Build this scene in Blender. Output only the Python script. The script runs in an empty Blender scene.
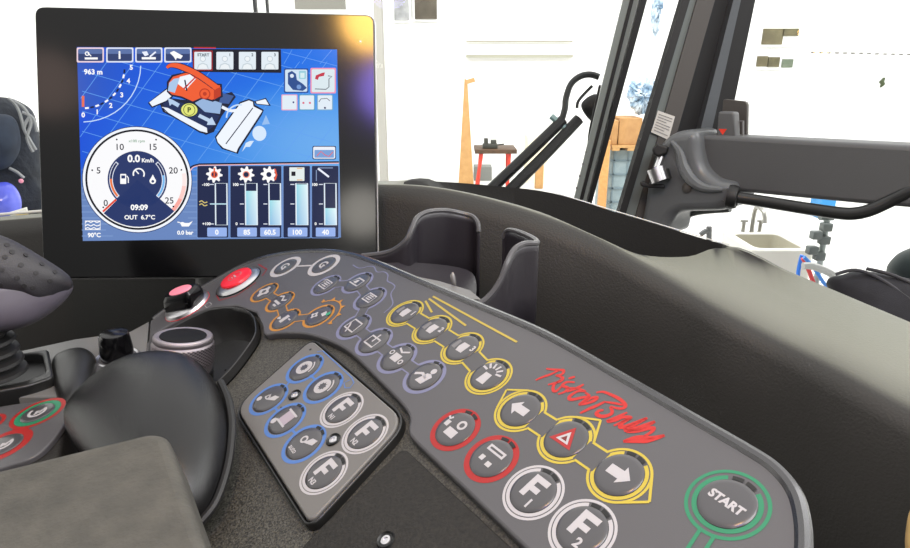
import bpy, bmesh, math, random
from math import sin, cos, pi, radians, sqrt, atan2
from mathutils import Vector, Matrix
from mathutils.geometry import tessellate_polygon
random.seed(7)
SC = bpy.context.scene
COL = SC.collection
# ------------------------------------------------------------------ camera
FPX, CX, CY, TH = 637.4, 455.0, 274.0, radians(18)
CAM = Vector((0, 0, 2.2))
cT, sT = cos(TH), sin(TH)
def cv(x, y, z):
    return Vector((x, -y * sT + z * cT, -y * cT - z * sT))
def ray(u, v):
    return cv((u - CX) / FPX, (v - CY) / FPX, 1)
def at(u, v, Z):
    return CAM + ray(u, v) * Z
def onY(u, v, Y):
    r = ray(u, v); return CAM + r * (Y / r.y)
def onZ(u, v, z):
    r = ray(u, v); return CAM + r * ((z - CAM.z) / r.z)
cd = bpy.data.cameras.new('camera'); co = bpy.data.objects.new('camera', cd); COL.objects.link(co)
co.location = CAM; co.rotation_euler = (pi / 2 - TH, 0, 0)
cd.sensor_width = 36; cd.lens = FPX * 36 / 910; cd.clip_start = 0.01; cd.clip_end = 200
SC.camera = co
SC.view_settings.view_transform = 'Standard'
SC.view_settings.look = 'None'
SC.view_settings.exposure = 0
SC.view_settings.gamma = 1

class Plane:
    def __init__(s, o, n, xdir):
        s.o = Vector(o); s.n = Vector(n).normalized()
        x = Vector(xdir); x = (x - s.n * x.dot(s.n)).normalized()
        s.x = x; s.y = s.n.cross(x)
    def hit(s, u, v, h=0):
        r = ray(u, v); t = (s.o + s.n * h - CAM).dot(s.n) / r.dot(s.n)
        return CAM + r * t
    def px(s, u, v, h=0):
        d = s.hit(u, v, h) - s.o
        return Vector((d.dot(s.x), d.dot(s.y)))
    def pxs(s, L, h=0):
        return [s.px(u, v, h) for u, v in L]
    def pt(s, x, y, h=0):
        return s.o + s.x * x + s.y * y + s.n * h

# ------------------------------------------------------------------ materials
def lin(c):
    out = []
    for k in c[:3]:
        k /= 255
        out.append(k / 12.92 if k <= .04045 else ((k + .055) / 1.055) ** 2.4)
    return (out[0], out[1], out[2], 1)
MATS = {}
def mat(name, rgb, rough=.5, metal=0, bump=None, var=None, spec=.5, coat=0, trans=0, alpha=1, emit=None):
    """bump=(scale,strength[,dist]); var=(scale, rgb2, contrast)"""
    if name in MATS: return MATS[name]
    m = bpy.data.materials.new(name); m.use_nodes = True
    nt = m.node_tree; b = nt.nodes['Principled BSDF']
    b.inputs['Base Color'].default_value = lin(rgb)
    b.inputs['Roughness'].default_value = rough
    b.inputs['Metallic'].default_value = metal
    b.inputs['Specular IOR Level'].default_value = spec
    if coat: b.inputs['Coat Weight'].default_value = coat; b.inputs['Coat Roughness'].default_value = .08
    if trans: b.inputs['Transmission Weight'].default_value = trans
    if alpha < 1: b.inputs['Alpha'].default_value = alpha
    if emit: b.inputs['Emission Color'].default_value = lin(emit[0]); b.inputs['Emission Strength'].default_value = emit[1]
    tc = None
    if bump or var:
        tc = nt.nodes.new('ShaderNodeTexCoord')
    if bump:
        no = nt.nodes.new('ShaderNodeTexNoise'); no.inputs['Scale'].default_value = bump[0]; no.inputs['Detail'].default_value = 3
        bp = nt.nodes.new('ShaderNodeBump'); bp.inputs['Strength'].default_value = bump[1]; bp.inputs['Distance'].default_value = bump[2] if len(bump) > 2 else .001
        nt.links.new(tc.outputs['Object'], no.inputs['Vector']); nt.links.new(no.outputs['Fac'], bp.inputs['Height'])
        nt.links.new(bp.outputs['Normal'], b.inputs['Normal'])
    if var:
        n2 = nt.nodes.new('ShaderNodeTexNoise'); n2.inputs['Scale'].default_value = var[0]; n2.inputs['Detail'].default_value = 4
        rp = nt.nodes.new('ShaderNodeValToRGB')
        w = var[2] if len(var) > 2 else .2
        rp.color_ramp.elements[0].position = .5 - w; rp.color_ramp.elements[1].position = .5 + w
        rp.color_ramp.elements[0].color = lin(rgb); rp.color_ramp.elements[1].color = lin(var[1])
        nt.links.new(tc.outputs['Object'], n2.inputs['Vector']); nt.links.new(n2.outputs['Fac'], rp.inputs['Fac'])
        nt.links.new(rp.outputs['Color'], b.inputs['Base Color'])
    MATS[name] = m
    return m
def inkmat(name, emis=0, rough=.45, gain=.47):
    m = bpy.data.materials.new(name); m.use_nodes = True
    nt = m.node_tree; b = nt.nodes['Principled BSDF']
    a = nt.nodes.new('ShaderNodeAttribute'); a.attribute_name = 'Col'
    b.inputs['Roughness'].default_value = rough
    if emis:
        b.inputs['Base Color'].default_value = (.005, .005, .006, 1); b.inputs['Specular IOR Level'].default_value = .25
        b.inputs['Roughness'].default_value = .15
        nt.links.new(a.outputs['Color'], b.inputs['Emission Color']); b.inputs['Emission Strength'].default_value = emis
    else:
        g = nt.nodes.new('ShaderNodeVectorMath'); g.operation = 'SCALE'; g.inputs['Scale'].default_value = gain
        nt.links.new(a.outputs['Color'], g.inputs[0]); nt.links.new(g.outputs[0], b.inputs['Base Color'])
    return m
INK = inkmat('printed_ink'); LCD = inkmat('lcd_glow', 1.0)
def glassmat():
    m = bpy.data.materials.new('window_glass'); m.use_nodes = True
    nt = m.node_tree; nt.nodes.clear()
    o = nt.nodes.new('ShaderNodeOutputMaterial'); mx = nt.nodes.new('ShaderNodeMixShader')
    t = nt.nodes.new('ShaderNodeBsdfTransparent'); t.inputs[0].default_value = (.97, .99, .985, 1)
    g = nt.nodes.new('ShaderNodeBsdfGlossy'); g.inputs['Roughness'].default_value = .02
    fr = nt.nodes.new('ShaderNodeFresnel'); fr.inputs[0].default_value = 1.25
    nt.links.new(fr.outputs[0], mx.inputs[0]); nt.links.new(t.outputs[0], mx.inputs[1]); nt.links.new(g.outputs[0], mx.inputs[2])
    nt.links.new(mx.outputs[0], o.inputs[0])
    return m
GLASS = glassmat()
FACE = mat('satin_grey_face', (74, 73, 75), .42, bump=(2500, .06))
SPECK = mat('grained_black_plastic', (36, 35, 32), .5, bump=(900, .6), var=(800, (80, 78, 70), .12))
COVER = mat('grained_cover_plastic', (24, 23, 21), .65, bump=(600, .5), var=(400, (38, 36, 32), .2), spec=.35)
SMOOTHB = mat('smooth_black_plastic', (30, 30, 30), .32, bump=(1500, .15))
RUBBER = mat('black_rubber', (20, 20, 20), .55)
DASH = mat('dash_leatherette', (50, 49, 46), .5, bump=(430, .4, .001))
GLOSSB = mat('gloss_black_bezel', (10, 10, 12), .16, spec=.4)
SILVER = mat('brushed_silver', (205, 203, 205), .3, metal=1)
ALU = mat('satin_aluminium', (168, 160, 164), .38, metal=.85, bump=(1800, .5))
RIM = mat('rim_grey', (34, 33, 36), .24, spec=1)
CAPM = mat('button_cap_grey', (62, 61, 63), .28, coat=.3)
BLACKM = mat('slot_black', (8, 8, 8), .4)
REDP = mat('red_plastic', (225, 30, 48), .3)
PINK = mat('pink_lens', (250, 140, 160), .3)
WHITEW = mat('white_wall_paint', (250, 250, 248), .9)
PILGREY = mat('pillar_grey', (76, 73, 70), .5, bump=(300, .1))
PILDK = mat('pillar_dark', (24, 24, 25), .5)
BEAMM = mat('beam_plastic', (86, 87, 88), .5, bump=(500, .15))
HARDW = mat('wood_light', (196, 154, 98), .6, var=(9, (172, 128, 76), .3))
CARD = mat('cardboard', (186, 142, 90), .8, var=(8, (160, 116, 70), .3))

# ------------------------------------------------------------------ objects
def origin_of(p):
    v = Vector((0, 0, 0))
    while p is not None:
        v += p.location; p = p.parent
    return v
def setp(o, label=None, cat=None, group=None, kind=None):
    if label: o['label'] = label
    if cat: o['category'] = cat
    if group: o['group'] = group
    if kind: o['kind'] = kind
    return o
def thing(name, label, cat, loc, group=None):
    o = bpy.data.objects.new(name, None); COL.objects.link(o); o.location = loc; o.empty_display_size = .02
    return setp(o, label, cat, group)

def crom(P, n=6, closed=False):
    """Catmull-Rom through points (Vectors)"""
    P = [Vector(p) for p in P]; N = len(P); out = []
    for i in range(N if closed else N - 1):
        if closed: a, b, c, d = P[(i - 1) % N], P[i], P[(i + 1) % N], P[(i + 2) % N]
        else: a, b, c, d = P[max(i - 1, 0)], P[i], P[i + 1], P[min(i + 2, N - 1)]
        for k in range(n):
            t = k / n
            out.append(.5 * ((2 * b) + (c - a) * t + (2 * a - 5 * b + 4 * c - d) * t * t + (3 * b - a - 3 * c + d) * t ** 3))
    if not closed: out.append(P[-1])
    return out
def area2(p):
    return .5 * sum(p[i][0] * p[(i + 1) % len(p)][1] - p[(i + 1) % len(p)][0] * p[i][1] for i in range(len(p)))
def ccw(p):
    return p if area2(p) > 0 else p[::-1]
def inset(p, d):
    n = len(p); out = []
    for i in range(n):
        a, b, c = Vector(p[i - 1][:2]), Vector(p[i][:2]), Vector(p[(i + 1) % n][:2])
        e1 = (b - a); e2 = (c - b)
        e1 = e1.normalized() if e1.length > 1e-9 else e2.normalized(); e2 = e2.normalized() if e2.length > 1e-9 else e1
        m = Vector((-e1.y, e1.x)) + Vector((-e2.y, e2.x))
        if m.length < 1e-6: m = Vector((-e1.y, e1.x))
        m.normalize()
        out.append(b + m * d)
    return out
def rcorners(p, r, n=6):
    """round polygon corners: r scalar or list"""
    N = len(p); out = []
    for i in range(N):
        a, b, c = Vector(p[i - 1]), Vector(p[i]), Vector(p[(i + 1) % N])
        rr = r[i] if isinstance(r, (list, tuple)) else r
        k1 = min(rr, (a - b).length * .49); k2 = min(rr, (c - b).length * .49)
        if rr <= 0: out.append(b); continue
        s, e = b + (a - b).normalized() * k1, b + (c - b).normalized() * k2
        for j in range(n + 1):
            t = j / n
            out.append((1 - t) ** 2 * s + 2 * t * (1 - t) * b + t * t * e)
    return out

class MB:
    def __init__(s): s.v = []; s.f = []; s.m = []; s.cur = 0; s.sm = []; s.flat = False
    def mi(s, i): s.cur = i; return s
    def add(s, vs, fs):
        b = len(s.v); s.v += [Vector(x) for x in vs]
        for q in fs: s.f.append([b + i for i in q]); s.m.append(s.cur); s.sm.append(not s.flat)
    def grid(s, rows, closed=False, flip=False):
        n = len(rows[0]); vs = [p for r in rows for p in r]; fs = []
        for i in range(len(rows) - 1):
            for j in range(n if closed else n - 1):
                k = (j + 1) % n
                q = [i * n + j, i * n + k, (i + 1) * n + k, (i + 1) * n + j]
                fs.append(q[::-1] if flip else q)
        s.add(vs, fs)
    def tube(s, P, r, seg=10, caps=True, flat=1.0):
        P = [Vector(p) for p in P]; rows = []; up = None
        for i, p in enumerate(P):
            t = (P[min(i + 1, len(P) - 1)] - P[max(i - 1, 0)]).normalized()
            if up is None:
                up = Vector((0, 0, 1)) if abs(t.z) < .9 else Vector((1, 0, 0))
            a = t.cross(up).normalized(); b = a.cross(t).normalized(); up = b
            rr = r[i] if isinstance(r, (list, tuple)) else r
            rows.append([p + a * (rr * cos(2 * pi * k / seg)) + b * (rr * flat * sin(2 * pi * k / seg)) for k in range(seg)])
        s.grid(rows, True)
        if caps:
            s.add(rows[0], [list(range(seg))]); s.add(rows[-1], [list(range(seg))[::-1]])
    def lathe(s, o, n, prof, seg=40, x=None):
        n = Vector(n).normalized(); x = Vector(x or (1, 0, 0)); x = (x - n * x.dot(n)).normalized(); y = n.cross(x); rows = []
        for r, h in prof:
            rows.append([o + n * h + (x * cos(2 * pi * k / seg) + y * sin(2 * pi * k / seg)) * max(r, 1e-5) for k in range(seg)])
        s.grid(rows, True)
    def box(s, c, ax, h, bev=0):
        """centre, three axes, half sizes"""
        c = Vector(c); ax = [Vector(a).normalized() for a in ax]
        bm = bmesh.new(); bmesh.ops.create_cube(bm, size=2)
        for v in bm.verts: v.co = Vector((v.co.x * h[0], v.co.y * h[1], v.co.z * h[2]))
        if bev: bmesh.ops.bevel(bm, geom=bm.edges[:], offset=bev, segments=2, affect='EDGES', profile=.5)
        bm.verts.index_update()
        s.add([c + ax[0] * v.co.x + ax[1] * v.co.y + ax[2] * v.co.z for v in bm.verts], [[v.index for v in q.verts] for q in bm.faces])
        bm.free()
    def prism(s, pl, out, h0, h1, bev=.001, holes=(), nb=3, bottom=True):
        loops = [ccw(list(out))] + [ccw(list(h))[::-1] for h in holes]
        def cap(h, L, up):
            pts = [[Vector((p[0], p[1], 0)) for p in l] for l in L]
            flat = [p for l in pts for p in l]
            tr = tessellate_polygon(pts); fs = []
            for t in tr:
                a, b, c = (flat[i] for i in t)
                ar = (b.x - a.x) * (c.y - a.y) - (c.x - a.x) * (b.y - a.y)
                t = list(t)
                if (ar < 0) == up: t = t[::-1]
                fs.append(t)
            s.flat = True; s.add([pl.pt(p.x, p.y, h) for p in flat], fs); s.flat = False
        tops = []
        for l in loops:
            rows = [[pl.pt(p[0], p[1], h0) for p in l]]
            rows.append([pl.pt(p[0], p[1], h1 - bev) for p in l])
            last = l
            for k in range(1, nb + 1):
                a = pi / 2 * k / nb
                last = inset(l, bev * (1 - cos(a)))
                rows.append([pl.pt(p[0], p[1], h1 - bev + bev * sin(a)) for p in last])
            s.grid(rows, True); tops.append(last)
        cap(h1, tops, True)
        if bottom: cap(h0, loops, False)
    def inflate(s, pl, out, hf, hb, nr=8, cen=None, p=2.0):
        """closed 2-D outline puffed to both sides of the plane"""
        out = ccw(list(out)); n = len(out)
        c = Vector(cen) if cen is not None else sum((Vector(q[:2]) for q in out), Vector((0, 0))) / n
        rows = []
        for i in range(-nr, nr + 1):
            t = i / nr; a = t * pi / 2
            k = cos(a); k = max(abs(k), .001) ** (2 / p)
            h = sin(a); h = (abs(h) ** (2 / p)) * (1 if h > 0 else -1)
            h = h * (hf if h > 0 else hb)
            rows.append([pl.pt(c.x + (q[0] - c.x) * k, c.y + (q[1] - c.y) * k, h) for q in out])
        s.grid(rows, True)
    def build(s, name, mats, parent=None, sub=0, ang=35, smooth=True):
        mats = mats if isinstance(mats, (list, tuple)) else [mats]
        if parent is None:
            lo = Vector((min(v[i] for v in s.v) for i in range(3))); hi = Vector((max(v[i] for v in s.v) for i in range(3)))
            org = Vector(((lo.x + hi.x) / 2, (lo.y + hi.y) / 2, lo.z))
        else: org = origin_of(parent)
        me = bpy.data.meshes.new(name)
        me.from_pydata([v - org for v in s.v], [], s.f)
        for m in mats: me.materials.append(m)
        me.polygons.foreach_set('material_index', s.m); me.polygons.foreach_set('use_smooth', s.sm if smooth else [False] * len(s.sm))
        bm = bmesh.new(); bm.from_mesh(me)
        bmesh.ops.remove_doubles(bm, verts=bm.verts, dist=1e-6)
        bmesh.ops.recalc_face_normals(bm, faces=bm.faces)
        bm.to_mesh(me); bm.free()
        if smooth:
            fl = [q.use_smooth for q in me.polygons]
            me.set_sharp_from_angle(angle=radians(ang)); me.polygons.foreach_set('use_smooth', fl)
        o = bpy.data.objects.new(name, me); COL.objects.link(o)
        if parent is None: o.location = org
        else: o.parent = parent
        if sub:
            md = o.modifiers.new('s', 'SUBSURF'); md.levels = sub; md.render_levels = sub
        return o

_txt = {}
def textmesh(body, bold=.02, shear=0):
    key = (body, bold, shear)
    if key in _txt: return _txt[key]
    c = bpy.data.curves.new('t', 'FONT'); c.body = body; c.size = 1; c.offset = bold; c.shear = shear; c.resolution_u = 3
    c.align_x = 'CENTER'; c.align_y = 'CENTER'
    o = bpy.data.objects.new('t', c); COL.objects.link(o)
    dg = bpy.context.evaluated_depsgraph_get(); me = bpy.data.meshes.new_from_object(o.evaluated_get(dg))
    r = ([Vector((v.co.x, v.co.y)) for v in me.vertices], [list(p.vertices) for p in me.polygons])
    xs = [v.x for v in r[0]] or [0]; ys = [v.y for v in r[0]] or [0]
    cx, cy = (min(xs) + max(xs)) / 2, (min(ys) + max(ys)) / 2
    r = ([Vector((v.x - cx, v.y - cy)) for v in r[0]], r[1])
    bpy.data.objects.remove(o); bpy.data.curves.remove(c); bpy.data.meshes.remove(me)
    _txt[key] = r
    return r
class Art:
    """flat shapes printed on a plane; coordinates are the plane's own metres"""
    def __init__(s, pl, h=.0003, step=.00005): s.pl = pl; s.h = h; s.st = step; s.v = []; s.f = []; s.c = []
    def raw(s, pts, faces, col, L):
        b = len(s.v); s.v += [(p[0], p[1], s.h + L * s.st) for p in pts]
        cols = col if isinstance(col, list) else [lin(col)] * len(pts)
        for q in faces:
            a = sum(pts[q[i]][0] * pts[q[(i + 1) % len(q)]][1] - pts[q[(i + 1) % len(q)]][0] * pts[q[i]][1] for i in range(len(q)))
            q = list(q) if a > 0 else list(q)[::-1]
            s.f.append([b + i for i in q]); s.c += [cols[i] for i in q]
    def poly(s, pts, col, L=0):
        pts = [Vector(p[:2]) for p in pts]
        tr = tessellate_polygon([[Vector((p.x, p.y, 0)) for p in pts]])
        s.raw(pts, [list(t) for t in tr], col, L)
    def ring(s, c, r0, r1, col, L=0, a0=0, a1=360, n=48):
        n = max(3, int(n * abs(a1 - a0) / 360)); P = []
        for i in range(n + 1):
            a = radians(a0 + (a1 - a0) * i / n)
            P += [(c[0] + r0 * cos(a), c[1] + r0 * sin(a)), (c[0] + r1 * cos(a), c[1] + r1 * sin(a))]
        s.raw(P, [[2 * i, 2 * i + 1, 2 * i + 3, 2 * i + 2] for i in range(n)], col, L)
    def disc(s, c, r, col, L=0, n=40, sy=1):
        s.raw([(c[0] + r * cos(2 * pi * i / n), c[1] + r * sy * sin(2 * pi * i / n)) for i in range(n)], [list(range(n))], col, L)
    def line(s, pts, w, col, L=0, closed=False):
        pts = [Vector(p[:2]) for p in pts]
        if closed: pts = pts + [pts[0]]
        n = len(pts); A = []
        for i in range(n):
            if closed: t = pts[1] - pts[n - 2] if i in (0, n - 1) else pts[i + 1] - pts[i - 1]
            else: t = pts[min(i + 1, n - 1)] - pts[max(i - 1, 0)]
            t = t.normalized() if t.length > 0 else Vector((1, 0))
            ww = w[i] if isinstance(w, (list, tuple)) else w
            nn = Vector((-t.y, t.x)) * ww / 2
            A += [pts[i] + nn, pts[i] - nn]
        s.raw(A, [[2 * i, 2 * i + 1, 2 * i + 3, 2 * i + 2] for i in range(n - 1)], col, L)
    def text(s, c, body, size, col, L=0, rot=0, bold=.02, shear=0, sx=1):
        v, f = textmesh(body, bold, shear); a, b = cos(rot), sin(rot)
        s.raw([(c[0] + size * (p.x * sx * a - p.y * b), c[1] + size * (p.x * sx * b + p.y * a)) for p in v], f, col, L)
    def rrect(s, c, w, h, r, col, L=0, rot=0):
        p = rcorners([(-w / 2, -h / 2), (w / 2, -h / 2), (w / 2, h / 2), (-w / 2, h / 2)], r, 4)
        a, b = cos(rot), sin(rot)
        s.poly([(c[0] + q[0] * a - q[1] * b, c[1] + q[0] * b + q[1] * a) for q in p], col, L)
    def build(s, name, m, parent):
        org = origin_of(parent)
        me = bpy.data.meshes.new(name)
        me.from_pydata([s.pl.pt(*v) - org for v in s.v], [], s.f)
        ca = me.color_attributes.new('Col', 'FLOAT_COLOR', 'CORNER')
        ca.data.foreach_set('color', [k for c in s.c for k in c])
        me.materials.append(m)
        o = bpy.data.objects.new(name, me); COL.objects.link(o); o.parent = parent
        return o

# ================================================================== planes
_n = Vector((.35565226, .79519086, .49110383)); _n = _n / _n.z
nA = -cv(*_n).normalized()
_r = Vector(((450 - CX) / FPX, (400 - CY) / FPX, 1)); oA = at(450, 400, .5 / _n.dot(_r))
PA = Plane(oA, nA, (1, 0, 0))
_e = PA.hit(770, 462) - PA.hit(545, 332)
_e = Matrix.Rotation(radians(3.5), 3, nA) @ _e
PA = Plane(oA, nA, _e)
# left, flatter part of the console: meets the panel along one line
_l0, _l1 = PA.hit(150, 321), PA.hit(146, 372)
_mB = cv(.08, -.89, -.44); _ld = (_l1 - _l0).normalized(); _mB = (_mB - _ld * _mB.dot(_ld)).normalized()
PB = Plane(_l0, _mB, (1, 0, 0))

# ================================================================== CONSOLE
console = thing('control_console', 'black grained centre console between the seats carrying the grey button panels', 'console', at(380, 420, .45) - Vector((0, 0, .25)))
upper = [(-60, 372), (20, 351), (75, 339), (130, 331.5)]
topedge = [(150, 321), (175, 303), (215, 280), (245, 264), (275, 255), (310, 251), (345, 253), (375, 262), (420, 281), (480, 306), (545, 334),
           (620, 376), (700, 422), (750, 451), (775, 468), (793, 490), (801, 515), (803, 548), (798, 600)]
lower = [(640, 622), (590, 606), (555, 577), (520, 543.5), (460, 485), (414, 441), (408, 430), (409, 418), (402, 405), (375, 377), (350, 353), (330, 341.5), (306, 334), (280, 333), (266, 335)]
bowl = [(256.5, 327), (252, 314), (236, 307.5), (213, 309), (197, 315), (177, 325), (159, 336), (151, 350), (150, 376), (172, 398), (198, 400), (216, 385), (232, 369), (246, 351), (255, 337)]
bowl2 = crom([PA.px(*p) for p in bowl], 5, True)
# body under everything
mb = MB()
bodyout = [(150, 321), (175, 305), (215, 282), (245, 266), (275, 257), (310, 253), (345, 255), (375, 264), (420, 283), (545, 336), (700, 424), (775, 470), (792, 490), (798, 515), (800, 548), (795, 610),
           (640, 640), (480, 660), (330, 660), (200, 600), (130, 520), (118, 430), (146, 372)]
mb.prism(PA, [PA.px(*p) for p in bodyout], -.03, -.0062, .002, holes=[bowl2])
mb.build('console_body', SPECK, console)
# bowl (finger well)
mb = MB(); c = sum((Vector(p) for p in bowl2), Vector((0, 0))) / len(bowl2)
rows = []
for k, h in ((1.0, -.006), (1.0, .0006), (.985, .0012), (.965, .0004), (.94, -.004), (.91, -.011), (.85, -.021), (.72, -.029), (.4, -.031), (.02, -.031)):
    rows.append([PA.pt(c.x + (p.x - c.x) * k, c.y + (p.y - c.y) * k, h) for p in bowl2])
mb.grid(rows, True)
mb.build('finger_well', SMOOTHB, console)
# flatter left deck
mb = MB()
lp = [(-60, 372), (20, 351), (75, 339), (130, 331.5), (149, 321.5), (145, 372), (112, 415), (66, 397), (20, 397), (-60, 406)]
mb.prism(PB, [PB.px(*p) for p in lp], -.06, 0, .0012)
mb.build('console_deck', mat('deck_grey', (104, 103, 101), .4, bump=(1500, .1)), console)
# cover plate with its screw
mb = MB(); cp = rcorners([PA.px(*p) for p in [(300, 541), (401, 443), (520, 553), (600, 640), (420, 690), (260, 600)]], [.01, .006, .01, .01, .01, .01])
mb.prism(PA, cp, -.0075, -.003, .0012)
mb.build('cover_plate', COVER, console)
# ridge between the cover plate and the button panel
def ridge(pts, r, m, name, flat=.5, n=4, h=-.002):
    q = crom([PA.px(*p) for p in pts], n); b = MB(); b.tube([PA.pt(p.x, p.y, h) for p in q], r, 8, flat=flat); return b.build(name, m, console)
def screw(pl, u, v, parent, r=.0036, hole=True, name='screw', h=0):
    p = pl.px(u, v, h); o = pl.pt(p.x, p.y, h); b = MB()
    b.lathe(o, pl.n, [(r * 1.65, .0002), (r * 1.5, .0012), (r * 1.25, .0003)], 20)
    b.lathe(o, pl.n, [(r * 1.25, .0003), (0, .0002)], 20); b.mi(1); b.lathe(o, pl.n, [(r * .95, .0002), (r * .85, .0008), (r * .5, .0009), (r * .45, .0003), (0, .0003)], 16)
    return b.build(name, [BLACKM, SILVER], parent)
screw(Plane(PA.o - PA.n * .003, PA.n, PA.x), 386, 540.5, console, .003)
# rim that frames the keypad plate
kp = [(312, 339.5), (406, 420.5), (309.5, 525), (235, 408)]
kpo = rcorners([PA.px(*p) for p in kp], [.009, .016, .007, .016])
mb = MB()
ko = inset(ccw(kpo), -.0022)
mb.prism(PA, ko, -.007, -.0002, .0012, holes=[inset(ccw(kpo), -.0004)], bottom=False)
mb.build('keypad_rim', mat('rim_black', (26, 26, 25), .35), console)

# ================================================================== BUTTONS
WH = (232, 228, 230); YE = (240, 214, 70); SL = (150, 152, 188); ORA = (236, 160, 48); RE = (204, 26, 22); GR = (42, 160, 112); BLU = (98, 150, 232); GY = (102, 101, 103)
GYL = (100, 99, 101)
MM = .001
def centre(pl, u, v, r):
    """plane point whose circle has its picture box centred on (u,v)"""
    uu, vv = u, v
    for _ in range(3):
        c = pl.px(uu, vv); xs = []; ys = []
        for k in range(24):
            p = pl.pt(c.x + r * cos(k * pi / 12), c.y + r * sin(k * pi / 12)) - CAM
            z = p.y * cT - p.z * sT; y = -p.y * sT - p.z * cT
            xs.append(p.x / z * FPX + CX); ys.append(y / z * FPX + CY)
        uu += u - (min(xs) + max(xs)) / 2; vv += v - (min(ys) + max(ys)) / 2
    return pl.px(uu, vv)
def glyph(kind, A, c, S=1.0, W=WH):
    """icon strokes, units of mm around c, reading along the panel"""
    def T(L): return [(c[0] + x * MM * S, c[1] + y * MM * S) for x, y in L]
    def P(L, col=W): A.poly(T(L), col, 6)
    def LN(L, w=1.1, cl=False, col=W): A.line(T(L), w * MM * S, col, 6, cl)
    if kind == 'left': P([(-7, 0), (-1.5, 5.2), (-1.5, 2.6), (6, 2.6), (6, -2.6), (-1.5, -2.6), (-1.5, -5.2)])
    elif kind == 'right': P([(7, 0), (1.5, 5.2), (1.5, 2.6), (-6, 2.6), (-6, -2.6), (1.5, -2.6), (1.5, -5.2)])
    elif kind == 'hazard':
        P([(-7.5, -4.6), (7.5, -4.6), (0, 8)], (205, 36, 36)); A.poly(T([(-4.2, -2.8), (4.2, -2.8), (0, 4.4)]), WH, 7); A.poly(T([(-2, -1.6), (2, -1.6), (0, 1.6)]), (140, 30, 30), 8)
    elif kind.startswith('lamp'):
        P([(-1.5, -3.4), (3.5, -3.4), (4, 3.4), (-1.5, 3.4), (-2.4, 0)])
        P([(-7, -2.6), (-3.4, -3), (-3.6, 3), (-6, 3.6)], (150, 148, 150))
        A.text(T([(7.4, 2.5)])[0], kind[-1], 6.4 * MM, WH, 6, 0, .04)
    elif kind == 'beacon':
        P([(-3, -6), (3, -6), (2.4, 1), (-2.4, 1)])
        for a in (10, 45, 75, 105, 135, 170):
            LN([(3.6 * cos(radians(a)), 2 + 2.6 * sin(radians(a))), (7.4 * cos(radians(a)), 2 + 6 * sin(radians(a)))], 1.2)
    elif kind == 'heatscreen':
        LN([(-6, -3.6), (-4.6, 4), (4.6, 4), (6, -3.6)], 1.2, True); 
        for y in (-1.6, .4, 2.2): LN([(-3.4, y), (3.4, y)], 1.0)
        LN([(-7.4, 2), (-5.4, 4.6)], .8)
    elif kind == 'sidescreen': LN([(-6.5, -3), (-2.5, 3.6), (5.5, 3.6), (5.5, -3)], 1.3, True); P([(-3.6, -1.6), (-1.4, 2), (1, 2), (1, -1.6)])
    elif kind == 'rearscreen':
        LN([(-5, -3.4), (-5, 3.4), (5, 3.4), (5, -3.4)], 1.2, True)
        for y in (-1.4, .3, 2): LN([(-3, y), (3, y)], .9)
    elif kind == 'wiper': LN([(-5.8, -4), (-5, 4.4), (5, 4.4), (5.8, -4)], 1.3, True); LN([(0, -6.4), (-2.6, -1.5), (-5.6, 1.4)], 1.2)
    elif kind == 'wiper2': LN([(-5, -4), (-5, 2.6), (5, 2.6), (5, -4)], 1.3, True); LN([(0, -1), (0, 6)], 1.2)
    elif kind == 'mirror':
        P([(-3.6, -3), (3.6, -3), (3.6, 2.4), (-3.6, 2.4)]); A.ring(T([(-6.4, 1)])[0], 1.2 * MM, 2.2 * MM, W, 6); A.ring(T([(6.4, -1)])[0], 1.2 * MM, 2.2 * MM, W, 6)
        LN([(-4.6, 6), (0, 4.2), (5, 7)], 1.3)
    elif kind == 'seat':
        A.disc(T([(3, 5)])[0], 2.3 * MM, W, 6); P([(-2, -5), (4, -5), (6, 1.6), (3.4, 3), (.6, 2)]); LN([(-6.5, -2), (-2, .6), (3, -1)], 1.8)
    elif kind == 'plug':
        LN([(-5.4, 3.6), (5.4, 3.6)], 3.2); A.line(T([(-4.2, 3.6), (4.2, 3.6)]), 1.3 * MM, GYL, 7); P([(-4.6, -3.6), (-2, -3.6), (-2, -1), (-4.6, -1)]); P([(.6, -4.4), (3.6, -4.4), (3.6, -2), (.6, -2)])
    elif kind == 'winch':
        A.ring(T([(2, 3.2)])[0], 1.7 * MM, 3.2 * MM, W, 6); P([(-3, -5), (4, -5), (4, -.6), (-3, -.6)]); P([(-7.4, -1.6), (-4.6, -1.6), (-4.6, 1.6), (-7.4, 1.6)]); LN([(-8.6, 3.4), (-7, 2.4), (-6, 4)], 1.2)
    elif kind == 'gear':
        L = []
        for k in range(16):
            r = 6.4 if (k // 2) % 2 == 0 else 4.3; a = radians(k * 22.5); L.append((r * cos(a), r * sin(a)))
        P(L); A.disc(c, 2.0 * MM * S, GYL, 7)
    elif kind == 'gears':
        glyph('gear', A, (c[0] - 3.4 * MM, c[1] - 2 * MM), .62); P([(1, 2), (5.4, 1), (6.6, 4.4), (2.4, 6)])
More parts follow.
